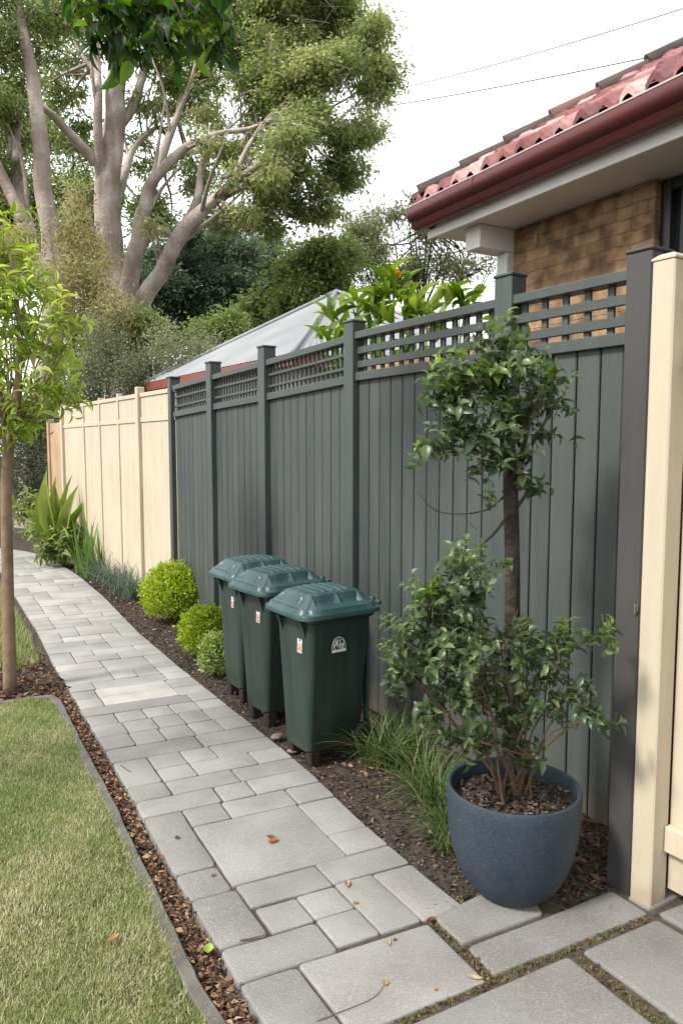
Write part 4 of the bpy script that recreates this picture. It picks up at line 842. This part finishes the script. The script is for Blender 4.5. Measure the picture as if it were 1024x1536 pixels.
# ------------------------------------------------------------------ single leaves and twigs lying on the path
def curl_leaf(px, py, L, W, yaw, curl, col, label, z=.003, lift=.3):
    q = gp(px, py); m_ = mat('dry_leaf', col, .65, .3, (40, 6, .3, .7), None, col2=tuple(c*.6 for c in col), trans=.15)
    n, k = 9, 7; P_ = np.zeros((n, k, 3))
    for i in range(n):
        u = i/(n-1); wv = W*math.sin(math.pi*min(1, u*.96+.02))**.75/2
        for j in range(k):
            s_ = (j/(k-1)-.5)*2; P_[i, j] = ((u-.5)*L, s_*wv*math.cos(curl*.6), z+abs(s_)**1.5*wv*math.sin(curl)+lift*L*(u-.5)**2*2+.0008*math.sin(9*u+3*s_))
    c_, s__ = math.cos(yaw), math.sin(yaw); X_ = P_[..., 0]*c_-P_[..., 1]*s__; Y_ = P_[..., 0]*s__+P_[..., 1]*c_; P_[..., 0] = X_+q[0]; P_[..., 1] = Y_+q[1]
    o = MB().grid(P_).build('fallen_leaf', m_, smooth=True, recalc=False); return tag(o, label, 'leaf', 'fallen leaves on the path')
OR, BR, TN = (.42, .17, .07), (.16, .085, .045), (.42, .3, .17)
curl_leaf(410, 1264, .052, .030, .2, 1.0, OR, 'curled orange brown leaf on the big square paver')
curl_leaf(407, 1258, .045, .022, -.9, 1.1, BR, 'brown curled leaf leaning on the orange leaf')
curl_leaf(266, 1258, .028, .020, 1.2, .5, (.05, .09, .02), 'small green leaf on the left edge paver')
curl_leaf(320, 1314, .026, .012, .2, .4, BR, 'thin brown leaf sliver below the small green leaf')
curl_leaf(521, 1328, .050, .022, .9, .8, (.45, .28, .18), 'pinkish curled leaf with upturned tip on a joint')
curl_leaf(533, 1356, .024, .014, -.3, .5, OR, 'tiny orange leaf just below the pinkish leaf')
curl_leaf(583, 1416, .034, .012, .9, .6, TN, 'narrow tan leaf on the large lower paver')
curl_leaf(592, 1411, .020, .010, .2, .4, BR, 'little brown leaf touching the narrow tan leaf')
curl_leaf(578, 1476, .030, .020, .8, .4, (.38, .28, .10), 'mottled yellow brown leaf at the twig end')
curl_leaf(654, 1486, .016, .010, .1, .4, OR, 'orange speck of leaf near the lower joint')
curl_leaf(711, 1468, .055, .018, 2.2, .3, (.45, .35, .2), 'long tan leaf lying in the joint corner')
curl_leaf(646, 1382, .042, .020, .1, .9, BR, 'dark brown leaf at the corner of the slabs')
curl_leaf(313, 1424, .050, .036, 1.0, .5, (.28, .38, .06), 'yellow green fresh leaf in the litter by the kerb', z=-.002)
curl_leaf(170, 1418, .05, .024, .3, .8, (.45, .25, .12), 'dry tan leaf lying on the lawn', z=.022)
def twig(pts, r_, label):
    o = MB().tube([gp(x, y)+V3(0, 0, .004) for x, y in pts], np.linspace(r_, r_*.5, len(pts)), 6, smooth=4).build('fallen_twig', M['twig'], smooth=True); tag(o, label, 'twig', 'fallen twigs on the path')
twig([(360, 1412), (385, 1407), (402, 1402)], .003, 'short brown twig across a joint of the left pavers')
twig([(475, 1533), (520, 1516), (560, 1498), (577, 1478)], .0017, 'long thin twig on the large lower paver')
twig([(182, 1149), (190, 1155), (197, 1159)], .003, 'small dark twig on a far left paver')

# ------------------------------------------------------------------ the brick house
O = V3(3.06, 3.78, 3.2); ha = norm(V3(-.081, -.997, 0)); hb = V3(-ha[1], ha[0], 0); hz = V3(0, 0, 1)
HM = np.array([ha, hb, hz]).T            # local (along eave to the camera, inward, up)
house = thing('brick_house', 'brick house with terracotta tiled roof and maroon gutter behind the fence', 'house', (3.6, 2.0, -.03))
LH = 8.0
def hbx(lo, hi, ch=.003): return MB().box(lo, hi, ch, M=HM, o=(O[0], O[1], 0))
def hp(a, b_, z): return O*V3(1, 1, 0) + ha*a + hb*b_ + hz*z
hw = MB().box((.43, .52, -.05), (1.450, .72, 3.035), .004, M=HM, o=(O[0], O[1], 0)).box((2.35, .52, -.05), (LH, .72, 3.035), .004, M=HM, o=(O[0], O[1], 0))
hw.box((1.453, .52, -.05), (2.345, .72, 1.6), .004, M=HM, o=(O[0], O[1], 0)); hw.box((.43, .725, -.05), (.63, 6, 3.035), .004, M=HM, o=(O[0], O[1], 0))
hw.build('wall', M['brick'], house)
win = hbx((1.453, .56, 1.61), (1.51, .64, 3.03)).box((2.285, .56, 1.61), (2.34, .64, 3.03), .003, M=HM, o=(O[0], O[1], 0)).box((1.511, .56, 1.61), (2.284, .64, 1.67), .003, M=HM, o=(O[0], O[1], 0)).box((1.511, .565, 2.97), (2.284, .64, 3.03), .003, M=HM, o=(O[0], O[1], 0)).box((1.511, .575, 2.55), (2.284, .63, 2.585), .003, M=HM, o=(O[0], O[1], 0)).box((1.56, .57, 1.67), (1.59, .63, 2.97), .003, M=HM, o=(O[0], O[1], 0))
wo = win.build('window', M['blackframe'], house, smooth=25)
hbx((1.511, .605, 1.671), (2.284, .611, 2.969), .001).build('pane', M['glass'], wo); hbx((1.6, .66, 1.8), (2.2, .665, 2.96), .001).build('blind', M['blind'], wo)
hbx((.035, .145, 3.02), (LH, .17, 3.165), .003).build('fascia', M['white'], house, smooth=25)
hbx((.05, .171, 3.04), (LH, .60, 3.052), .002).build('soffit', M['soffit'], house)
hbx((.02, .171, 3.053), (.045, 6, 3.165), .003).build('fascia', M['white'], house, smooth=25)
bx_ = hbx((.29, .25, 2.90), (.427, .70, 3.038), .004); bx_.build('eave_beam', M['white'], house, smooth=25)
hbx((.33, .47, -.05), (.427, .70, 2.898), .004).build('column', M['white'], house, smooth=25)
dn = MB(); dn.box((.62, .50, 2.90), (.645, .519, 2.96), .003, M=HM, o=(O[0], O[1], 0)); dn.build('wall_vent', M['tan'], house)
# gutter: moulded quad profile swept along the eave
gpr = [(.140, .005), (.140, -.105), (.115, -.125), (.075, -.128), (.055, -.112), (.045, -.085), (.018, -.070), (.004, -.052), (0, -.03), (.004, -.006), (.012, .0), (.02, -.006), (.022, -.05), (.06, -.085), (.128, -.09), (.132, .005)]
gm = MB(); gm.rings([[hp(a, b_, 3.2+z_) for b_, z_ in gpr] for a in (0.0, 1, 2, 4, LH)]); go = gm.build('gutter', M['gutter'], house, smooth=35)
gj = MB()
for a in (.62, 2.05, 3.9): MB().rings([[hp(a+d_, (b_-.07)*1.035+.07, 3.2+(z_+.06)*1.03-.06) for b_, z_ in gpr[:11]] for d_ in (0, .035)]).build('gutter_joint', M['gutter'], go, smooth=35)
gm = MB(); gm.tube([hp(0, .008, 3.203), hp(LH, .008, 3.203)], .0055, 8, smooth=1); gm.build('gutter_lip_highlight', M['lip'], go, smooth=True)  # bright line along the lip: highlight put in as a pale tube
gm = MB(); gm.rings([[hp(.0+b_*1., a, 3.2+z_) for b_, z_ in gpr] for a in (.141, 6)]); gm.build('gutter', M['gutter'], house, smooth=35)
# tiled roof planes
PITCHR = math.tan(R(33)); roof = MB()
def roof_plane(side, L_, W_):
    tw, cs = .135, .19
    nS = int(L_/tw); nR = int(W_/cs)
    for r_ in range(nR):
        for c_ in range(nS):
            s0_, r0 = c_*tw, .03+r_*cs
            if s0_+tw < r0-.05: continue
            t_ = min(1, max(0, rnd.gauss(.52, .36))); n, k = 7, 3; P_ = np.zeros((n, k+1, 3)); lift = rnd.uniform(0, .006)
            for i in range(n):
                ss = s0_+tw*i/(n-1)*1.02; ph = i/(n-1)
                hgt_ = .046*math.sin(math.pi*min(1, ph/.62)) if ph < .62 else -.008*math.sin(math.pi*(ph-.62)/.38)
                for j in range(k+1):
                    if j == 0: rr_, zz_ = r0-.01, hgt_-.004
                    else: rr_ = r0-.01+(cs+.05)*(j-1)/(k-1); zz_ = hgt_+.034-.032*(j-1)/(k-1)
                    z_ = 3.215+(rr_-.03)*PITCHR+zz_+lift
                    s2 = max(ss, rr_)
                    P_[i, j] = hp(s2, rr_+.02, z_) if side == 0 else hp(rr_+.02, s2, z_)
            roof.grid(P_, t_)
roof_plane(0, LH, 3.4); roof_plane(1, 6, 3.4)
def rfl(a, b_): return hp(a, b_, 3.205+min(a, b_)*PITCHR-.03)
roof.add([hp(.02, .02, 3.19), hp(LH, .02, 3.19), hp(LH, 3.5, 3.19+3.48*PITCHR), hp(3.5, 3.5, 3.19+3.48*PITCHR)], [(0, 1, 2, 3)], .2)
roof.add([hp(.02, .02, 3.19), hp(.02, 6.0, 3.19), hp(3.5, 6.0, 3.19+3.48*PITCHR), hp(3.5, 3.5, 3.19+3.48*PITCHR)], [(0, 1, 2, 3)], .2)
ro = roof.build('roof', M['tile'], house, smooth=40, recalc=False)
hipd = norm(ha+hb+hz*PITCHR); side_ = norm(ha-hb); upn = np.cross(side_, hipd); upn = upn if upn[2] > 0 else -upn
for i in range(16):
    c_ = MB(); s0_ = .08+i*.29; t_ = rnd.uniform(.1, .9); rg = []
    for e_, rr_, lf in ((0, .062, .016), (.0, .074, .018), (.05, .072, .015), (.32, .060, .0)):
        p = hp(.02, .02, 3.225)+hipd*(s0_+e_)+upn*lf; rg.append([p+side_*rr_*math.cos(a)+upn*rr_*.86*math.sin(a) for a in np.linspace(-.25, math.pi+.25, 16)])
    rg2 = rg
    n_ = 16; vs_ = [q for r_ in rg for q in r_]; c_.add(vs_, [(a*n_+b_, a*n_+b_+1, (a+1)*n_+b_+1, (a+1)*n_+b_) for a in range(3) for b_ in range(n_-1)]+[tuple(range(n_))], t_)
    c_.build('ridge_cap', M['ridge'], ro, smooth=40)

gw = MB().box((3.72, 3.50, -.05), (3.86, 5.1, 2.40), .006); tag(gw.build('garden_wall', M['brick']), 'brown brick garden wall seen through the fence lattice', 'wall')

# ------------------------------------------------------------------ neighbour's pale roof
nb = thing('neighbour_house', 'low building with pale grey sheet roof and red fascia beyond the fences', 'house', (7.5, 11.2, -.03))
x0, x1, y0, y1, zE, apx = 4.84, 10.4, 8.2, 13.64, 2.87, V3(7.5, 11.2, 4.42)
MB().box((x0+.35, y0+.35, -.05), (x1-.35, y1-.35, 2.78), .01).build('wall', M['render'], nb)
rf = MB(); cs_ = [V3(x0, y1, zE), V3(x0, y0, zE), V3(x1, y0, zE), V3(x1, y1, zE)]
for i in range(4):
    a, b_ = cs_[i], cs_[(i+1) % 4]; n = 2*int(np.linalg.norm(b_-a)/.10); P_ = np.zeros((n+1, 2, 3)); nv = np.cross(b_-a, apx-a); nv = norm(nv); nv = nv if nv[2] > 0 else -nv
    for j in range(n+1): P_[j, 0] = a+(b_-a)*j/n+nv*(.015 if j % 2 else 0); P_[j, 1] = apx+(P_[j, 0]-apx)*.0+nv*0
    rf.grid(P_)
r_ = rf.build('roof', M['roofmetal'], nb, smooth=False)
for i in range(4):
    c_ = MB(); c_.tube([cs_[i]+V3(0, 0, .02), apx+V3(0, 0, .03)], .035, 8, smooth=1); c_.build('ridge_cap', M['roofmetal'], r_, smooth=True)
fm = MB(); fm.box((x0-.02, y0-.02, 2.72), (x0+.02, y1+.02, 2.862), .003).box((x0+.021, y0-.02, 2.72), (x1, y0+.02, 2.862), .003).box((x0+.021, y1-.02, 2.72), (x1, y1+.02, 2.862), .003).box((x0+.03, y0+.03, 2.79), (x1-.03, y1-.03, 2.80), .001); fm.build('fascia', M['redfascia'], nb)

# ------------------------------------------------------------------ power lines
def cable(p0, p1, sag, label):
    n = 24; pts = [p0*(1-t)+p1*t-V3(0, 0, 4*sag*t*(1-t)) for t in np.linspace(0, 1, n)]
    tag(MB().tube(pts, .0065, 6, smooth=1).build('power_line', M['cable'], smooth=True), label, 'cable', 'overhead cables')
cable(at(480, 155, 19.5), at(1250, -62, 9), .18, 'upper overhead cable crossing the white sky above the roof')
cable(at(330, 190, 19), at(1010, 78, 9), .12, 'lower overhead cable running from the big tree to behind the roof')

# ------------------------------------------------------------------ big trees
def tree(name, label, base, stems, blobs, n, L, W, m, bark, cl=60, sp=.34, hang=.5, tw=True, trange=(0, 1), seed=1, group=None, rust=None, dens=None):
    """stems: lists of (point, radius); blobs: (centre, radius, weight, tint shift)"""
    t = thing(name, label, 'tree', (base[0], base[1], -.16), group); k_ = MB()
    for s_ in stems:
        P0 = np.array([p for p, r_ in s_], float); R0 = np.array([r_ for p, r_ in s_])
        P1, R1 = catmull(P0, R0, 3); w0 = rng.normal(0, .07, P1.shape)*R1[:, None]; w0[:2] = 0
        k_.tube(P1+w0, .86*R1*(1+rng.normal(0, .02, len(R1))), 14, smooth=3, wob=.05)
        if len(s_) > 3 and tw:
            for q in (2, 3):
                if q < len(s_):
                    a, r0_ = P0[q-1]*.4+P0[q]*.6, R0[q]; d0 = norm(P0[q]-P0[q-1]); sd0 = norm(rvec(1)[0]+d0*1.3+V3(0, 0, .5)); Lb = rnd.uniform(1.6, 3.2)
                    m0 = a+sd0*Lb*.5+rng.normal(0, .12, 3); e0_ = a+sd0*Lb+V3(0, 0, .3)+rng.normal(0, .2, 3)
                    k_.tube([a, m0, e0_], [min(r0_*.5, .07), min(r0_*.35, .04), .008], 7, smooth=5)
    sp_ = np.array([p for s_ in stems for p, r_ in s_[1:]])
    wt = np.array([b_[1]**2*b_[2] for b_ in blobs]); wt /= wt.sum(); PS, DS, TT = [], [], []
    for (c, r_, w_, ts), q in zip(blobs, wt):
        kids = [(c+rvec(1)[0]*r_*rnd.uniform(.35, .85)*V3(1, 1, .85), r_*rnd.uniform(.26, .46), rnd.gauss(0, .07)) for _ in range(9 if r_ > .5 else 4)]; kw = np.array([k[1]**2 for k in kids]); kw = kw/kw.sum()
        if tw and len(sp_):
            for _ in range(2):
                if np.linalg.norm(sp_-c, axis=1).min() > 3.2: continue
                near_ = sp_[np.argsort(np.linalg.norm(sp_-c, axis=1))[rnd.randint(0, 2)]]; e_ = c+rng.normal(0, r_*.3, 3)
                k_.tube([near_, near_*.5+e_*.5+rng.normal(0, r_*.15, 3), e_], [.045, .03, .012], 6, smooth=3)
            for _ in range(5):
                k_.tube([c+rng.normal(0, r_*.2, 3), c+rng.normal(0, r_*.4, 3), c+rvec(1)[0]*r_*.9], [.025, .016, .008], 4, smooth=2)
        nc = max(4, int(n*q/cl)); ki = rng.choice(len(kids), nc, p=kw); cc = np.array([kids[j][0] for j in ki])+in_ball(nc, .3)*np.array([kids[j][1] for j in ki])[:, None]*V3(1, 1, .75); tk_ = np.array([kids[j][2] for j in ki])
        sz = sp*rng.uniform(.5, 1.25, nc)
        off_ = rng.normal(0, 1, (nc, cl, 3))*(sz[:, None, None]*V3(.5, .5, .30)); P = cc[:, None]+off_; PS.append(P.reshape(-1, 3))
        D = norm(off_*.8+V3(0, 0, -hang)*sp+rng.normal(0, sp*.5, (nc, cl, 3))); DS.append(D.reshape(-1, 3))
        tt = .42+ts+tk_[:, None]+.12*rng.normal(size=(nc, 1))+.13*rng.normal(size=(nc, cl))
        TT.append(tt.reshape(-1))
    P = np.concatenate(PS); D = np.concatenate(DS); T = np.concatenate(TT); T = np.where(T > .85, np.where(rng.random(len(T)) < .12, T, .8-.3*rng.random(len(T))), T); T = np.clip(T, trange[0], trange[1]); k = len(P); LL = L*rng.uniform(.6, 1.3, k)
    k_.build('trunk', bark, t, smooth=True)
    leaf_cloud('crown', P, D, rvec(k)+V3(0, 0, .5), LL, LL*W, T, m, t, T_flat); return t
def PB(px, py, D, r_, w_=1., ts=0.): return (at(px, py, D), r_*D/F, w_, ts)
def ST(D, *pts): return [(at(x, y, D+(d[0] if d else 0)), w_*.5*D/F) for x, y, w_, *d in pts]
D1 = 20
b1 = at(186, 640, D1)
stems = [[(V3(b1[0], b1[1], -.2), .62)]+ST(D1, (186, 640, 66), (184, 485, 56), (165, 400, 46), (162, 300, 43), (169, 200, 36), (175, 110, 29), (183, 30, 22), (190, -70, 12)),
         ST(D1, (158, 300, 20), (149, 230, 16, -.3), (148, 150, 13, -.4), (146, 90, 12), (138, 0, 9), (130, -80, 6)),
         ST(D1, (185, 485, 34), (203, 380, 27, -.4), (214, 325, 24, -.6), (232, 268, 18, -.8), (278, 222, 13, -1), (330, 200, 9, -1), (375, 192, 6, -1), (420, 172, 2.5, -1)),
         ST(D1, (214, 325, 20, -.6), (240, 245, 16, 0), (266, 175, 10, .4), (288, 120, 7, .6), (300, 50, 6, 1)),
         ST(D1, (195, 485, 34), (240, 408, 27, -.8), (272, 352, 26, -1.2), (322, 300, 17, -1.6), (368, 262, 11, -2), (412, 228, 7, -2.2), (455, 190, 4, -2.2)),
         ST(D1, (340, 286, 10, -1.8), (368, 228, 7, -1.4), (395, 185, 6, -1), (430, 150, 3, -.6)),
         ST(D1, (272, 352, 20, -1.2), (296, 300, 14, -.8), (302, 250, 10, -.5), (318, 200, 9, 0)),
         ST(D1, (318, 302, 12, -1.6), (370, 278, 8, -1.4), (430, 235, 7, -1)), ST(D1, (172, 200, 18), (205, 145, 15, .5), (226, 60, 10, .9), (240, 0, 6, 1)),
         ST(D1, (160, 260, 20), (110, 205, 15, -.6), (70, 165, 11, -1), (30, 150, 7, -1.2)), ST(D1, (240, 245, 13), (300, 225, 9, .5), (360, 215, 6, .8)), ST(D1, (205, 372, 16), (248, 345, 12, .5), (262, 380, 6, 1)),
         ST(D1, (165, 330, 18), (185, 270, 15, .6), (200, 225, 10, 1), (235, 190, 6, 1.4))]
bl = [PB(440, 25, 20, 75, 1, .12), PB(500, 30, 20.5, 62, 1, .12), PB(548, 70, 20, 44, 1, .1), PB(560, 130, 20, 40, 1, .08), PB(420, 105, 19.5, 62, 1, .14), PB(490, 130, 19, 66, 1.1, .14), PB(535, 200, 19.5, 45, 1, .05), PB(455, 195, 19, 58, 1, .03), PB(510, 255, 19.5, 42, 1, -.05), PB(440, 260, 19, 50, .9, -.02),
      PB(480, 305, 19.5, 38, .8, 0), PB(370, 60, 20.5, 60, .8, .05), PB(380, 150, 20, 50, .6, 0), PB(390, 290, 19, 42, .7, .06), PB(350, 240, 19.5, 38, .5, .05), PB(340, 330, 20, 36, .6, .02), PB(420, 330, 20, 42, .8, .08), PB(300, 30, 21, 70, .5, .02), PB(230, 80, 21, 60, .42, -.03), PB(300, 130, 21, 52, .38, 0), PB(250, 160, 21.5, 40, .3, -.04),
      PB(120, 60, 21, 60, .36, 0), PB(100, 130, 21, 50, .34, 0), PB(120, 220, 21.5, 46, .36, -.05), PB(60, 180, 21.5, 50, .36, -.03), PB(215, 150, 20.5, 30, .3, .05), PB(310, 175, 20.5, 34, .35, .05), PB(240, 310, 21, 40, .5, -.1), PB(220, 230, 22, 40, .3, -.1), PB(130, 300, 21.5, 44, .6, -.15), PB(200, 0, 21, 60, .5, 0), PB(470, -70, 20.5, 90, .9, .1), PB(330, -70, 20.5, 90, .5, 0), PB(380, 215, 21, 40, .4, 0), PB(300, 265, 21.5, 40, .4, -.08), PB(400, 255, 17.6, 34, .5, .12), PB(340, 265, 17.8, 22, .3, .12), PB(430, 200, 17.6, 40, .6, .12), PB(225, 335, 18.4, 16, .3, .2), PB(360, 320, 18, 28, .45, .14), PB(300, 215, 18.6, 24, .22, .1)]
tree('gum_tree', 'huge pale trunked gum tree with spreading limbs filling the upper left', b1, stems, bl, 165000, .125, .42, M['gum'], M['bark_gum'], cl=60, sp=.34)
# rusty sprigs in its crown belong to it
D2 = 17; b2 = at(46, 785, D2)
stems = [[(V3(b2[0], b2[1], -.2), .42)]+ST(D2, (46, 770, 44), (52, 690, 42), (66, 600, 42), (84, 450, 40), (74, 350, 32), (63, 240, 27), (52, 130, 22), (33, 40, 17), (18, -60, 12)),
         ST(D2, (82, 455, 34), (52, 390, 30, .3), (36, 320, 28, .5), (26, 250, 24, .6), (14, 180, 18, .6), (-20, 80, 12)), ST(D2, (34, 330, 20), (8, 270, 18), (-25, 210, 14), (-60, 150, 9)), ST(D2, (56, 160, 14), (44, 90, 10, .5), (42, 20, 8, .8), (50, -50, 6)), ST(D2, (24, 240, 14), (30, 180, 9, .6), (45, 150, 6, 1))]
bl = [PB(10, 60, 17, 50, .5, -.02), PB(60, 20, 17.5, 50, .4, 0), PB(-30, 150, 17, 60, .6, -.05), PB(30, 140, 18, 40, .35, -.05), PB(-20, 260, 17.5, 50, .6, -.1), PB(20, 220, 18, 36, .4, -.12), PB(100, 30, 18, 40, .35, 0), PB(-40, 0, 17, 70, .6, 0), PB(50, 90, 18, 36, .3, -.03)]
tree('gum_tree', 'second gum tree with leaning pale trunk at the far left edge', b2, stems, bl, 30000, .10, .42, M['gum'], M['bark_gum'], cl=50, sp=.36)

TG = 'background trees beyond the fences'
def simple(name, label, px, D, ybase, blobs, n, L, W, m, bark=None, cl=50, sp=.5, r0=10, hang=.2, tw=True, top=None):
    q = at(px, 600, D); base = V3(q[0], q[1], -.16); top = top or (px, min(b_[1] for b_ in blobs)+10)
    return tree(name, label, base, [[(base, r0*D/F*.5*1.2), (at(px, 620, D), r0*D/F*.5), (at((px+top[0])/2, (600+top[1])/2, D), r0*D/F*.35), (at(*top, D), r0*D/F*.1)]], [PB(x, y, D+rnd.uniform(-1, 1), r_, w_, ts) for x, y, r_, w_, ts in blobs], n, L, W, m, bark or M['bark_dark'], cl=cl, sp=sp, hang=hang, tw=tw, group=TG)
simple('conifer_tree', 'dark blue green conifer standing right of the big gum trunk', 330, 28, 0, [(330, 380, 34, 1, 0), (300, 420, 34, 1, -.1), (350, 425, 36, 1, 0), (320, 470, 40, 1, -.15), (370, 380, 26, 1, .05), (290, 470, 30, 1, -.1), (375, 450, 30, 1, 0), (340, 350, 16, .8, .1)], 26000, .22, .3, M['conifer'], sp=.7)
simple('conifer_tree', 'slightly taller dark conifer with bare lower trunk beside the first conifer', 395, 30, 0, [(395, 375, 22, 1, .1), (405, 410, 26, 1, 0), (385, 440, 26, 1, 0), (410, 450, 22, 1, 0)], 12000, .22, .3, M['conifer'], sp=.7)
simple('leafy_tree', 'mid green rounded tree above the pale roof ridge', 440, 24, 0, [(450, 405, 36, 1, .1), (410, 460, 34, 1, .1), (480, 380, 34, 1, .12), (440, 450, 34, 1, 0), (500, 420, 30, 1, 0), (380, 480, 30, 1, .15), (520, 380, 26, .9, .15), (350, 500, 30, 1, .1)], 32000, .16, .45, M['mid'], sp=.5)
simple('dark_tree', 'dark shaded tree with thin trunk behind the big gum fork', 237, 27, 0, [(240, 430, 34, 1, -.1), (255, 470, 34, 1, -.15), (225, 390, 30, .9, -.1), (262, 395, 30, 1, -.1), (235, 500, 34, 1, -.1), (280, 350, 26, .8, 0), (205, 430, 26, .8, -.05)], 20000, .18, .42, M['conifer'], sp=.6)
simple('airy_tree', 'thin leaved pale tree against the sky left of the eave', 625, 26, 0, [(560, 350, 40, .5, .1), (600, 330, 38, .42, .05), (650, 345, 38, .35, 0), (690, 370, 34, .3, 0), (620, 390, 46, .7, 0), (560, 400, 44, .9, .05), (700, 400, 34, .35, 0), (540, 345, 28, .6, .15), (620, 300, 22, .25, .05), (660, 400, 34, .5, 0), (730, 395, 22, .25, 0)], 15000, .13, .42, M['airy'], M['bark_dark'], sp=.5, r0=8, top=(640, 340))
simple('background_tree', 'mottled green tree mass closing the view behind the gum trunks', 110, 33, 0, [(30, 300, 60, .9, 0), (110, 290, 50, .9, -.1), (100, 380, 60, 1, -.05), (30, 400, 60, 1, 0), (110, 220, 40, .3, 0), (40, 200, 60, .4, 0), (180, 420, 50, 1, -.1), (215, 330, 40, .7, -.1), (-30, 300, 60, 1, 0)], 34000, .22, .45, M['mid'], sp=.8)
# wattle and tall hedge behind the cream fence
def mass(name, label, cat, blobs, D, n, L, W, m, cl, sp, hang, base_px, group=None):
    q = at(base_px, 600, D); t = thing(name, label, cat, (q[0], q[1], -.16), group); PS, DS, TT = [], [], []; k_ = MB(); wt = np.array([b_[2]**2*b_[3] for b_ in blobs]); wt = wt/wt.sum()
    for (x, y, r_, w_, ts, vz), qw in zip(blobs, wt):
        c = at(x, y, D+rnd.uniform(-.5, .5)); rr_ = r_*D/F; nc = max(2, int(n*qw/cl)); cc = in_ball(nc, .4)*rr_*V3(1, 1, vz)+c; off_ = rng.normal(0, 1, (nc, cl, 3))*sp*V3(.4, .4, .55)
        PS.append((cc[:, None]+off_).reshape(-1, 3)); DS.append((norm(V3(0, 0, -hang)+rng.normal(0, .7, (nc, cl, 3)))).reshape(-1, 3)); TT.append((.45+ts+.18*rng.normal(size=(nc, 1))+.12*rng.normal(size=(nc, cl))).reshape(-1))
        for _ in range(1):
            e_ = c+rng.normal(0, rr_*.5, 3); g0 = V3(q[0]+rnd.uniform(-.4, .4), q[1]+rnd.uniform(-.4, .4), -.1); k_.tube([g0, g0*.4+e_*.6+rng.normal(0, .1, 3), e_], [.035, .02, .008], 6, smooth=3)
    P = np.concatenate(PS); k = len(P); ok = P[:, 2] > 0; P = P[ok]; D_ = np.concatenate(DS)[ok]; T = np.clip(np.concatenate(TT)[ok], 0, 1); k = len(P); LL = L*rng.uniform(.6, 1.3, k)
    k_.build('stems', M['bark_slim'], t, smooth=True); leaf_cloud('foliage', P, D_, rvec(k), LL, LL*W, T, m, t, T_flat); return t
mass('wattle_tree', 'feathery pale yellow green wattle in front of the gum trunks', 'tree', [(110, 350, 30, .8, .15, 1.3), (140, 420, 32, 1, .1, 1.2), (170, 480, 36, 1, 0, 1), (120, 480, 36, 1, .05, 1.2), (115, 300, 16, .6, .2, 1.3), (95, 420, 24, .8, .1, 1.3), (30, 370, 26, .8, .1, 1.2), (8, 400, 30, .8, .1, 1.2), (190, 520, 34, 1, -.05, 1), (140, 370, 20, .7, .15, 1.3), (135, 545, 36, 1, -.1, 1)], 15.5, 24000, .10, .28, M['wattle'], 50, .30, .2, 140)
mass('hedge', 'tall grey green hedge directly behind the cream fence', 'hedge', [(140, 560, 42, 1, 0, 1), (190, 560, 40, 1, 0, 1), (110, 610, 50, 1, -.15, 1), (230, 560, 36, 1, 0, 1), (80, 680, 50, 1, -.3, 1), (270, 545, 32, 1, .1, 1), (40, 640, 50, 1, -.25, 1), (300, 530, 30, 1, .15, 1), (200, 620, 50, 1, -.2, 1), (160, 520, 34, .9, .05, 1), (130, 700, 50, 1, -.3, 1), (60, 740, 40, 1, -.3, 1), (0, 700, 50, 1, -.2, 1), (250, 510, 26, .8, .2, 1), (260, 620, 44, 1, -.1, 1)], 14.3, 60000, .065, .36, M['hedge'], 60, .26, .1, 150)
mass('green_shrub', 'light green leafy shrub top above the hedge by the gum fork', 'shrub', [(215, 490, 20, 1, .2, 1), (330, 500, 22, 1, .1, 1), (300, 510, 22, 1, .1, 1), (350, 490, 20, 1, .15, 1), (240, 500, 18, 1, .1, 1)], 15.8, 9000, .10, .42, M['mid'], 40, .22, .2, 270)

# leafy plant with orange flower between fence and house
fp = thing('flowering_plant', 'tall plant with long bright leaves and orange flower above the fence', 'plant', (4.2, 5.2, -.03))
pos, dr, ln, tn = [], [], [], []; s_ = MB(); base = V3(4.15, 5.15, -.05)
for (px, py, k, D) in [(500, 470, 9, 7.0), (530, 455, 10, 7.0), (560, 440, 12, 6.9), (590, 435, 14, 6.8), (615, 450, 12, 6.7), (640, 465, 10, 6.6), (560, 475, 12, 6.9), (600, 480, 10, 6.7), (665, 455, 9, 6.3), (690, 462, 7, 6.2), (525, 500, 10, 6.9), (510, 550, 10, 6.9), (500, 520, 8, 7), (560, 530, 10, 6.8), (620, 520, 8, 6.6), (590, 550, 7, 6.7), (650, 500, 8, 6.5), (700, 440, 4, 6.2), (480, 500, 6, 7.1), (585, 420, 8, 6.8)]:
    c = at(px, py, D)-V3(0, 0, .05); s_.tube([base+rng.normal(0, .08, 3)*V3(1, 1, 0), base*.45+c*.55+rng.normal(0, .05, 3), c], [.014, .011, .006], 6, smooth=4)
    for _ in range(k):
        a = rnd.uniform(0, 6.28); up = rnd.uniform(.3, 1.6); pos.append(c+rng.normal(0, .05, 3)); dr.append(norm(V3(math.cos(a), math.sin(a), up))); ln.append(rnd.uniform(.18, .34)); tn.append(min(1, max(0, rnd.gauss(.55, .22))))
s_.build('stems', M['strap'], fp, smooth=True); ln = np.array(ln)
leaf_cloud('leaves', pos, dr, norm(V3(0, 0, 1)-np.array(dr)*.3+rng.normal(0, .3, (len(pos), 3))), ln, ln*.26, tn, M['banana'], fp, T_leaf, True)
c = at(594, 412, 6.75); q = norm(rng.normal(0, 1, (40, 3))*V3(1, 1, .5)+V3(0, 0, .5)); leaf_cloud('flower', c+q*.02, q, rvec(40), .034, .018, rng.random(40), M['petal'], fp, T_fold)
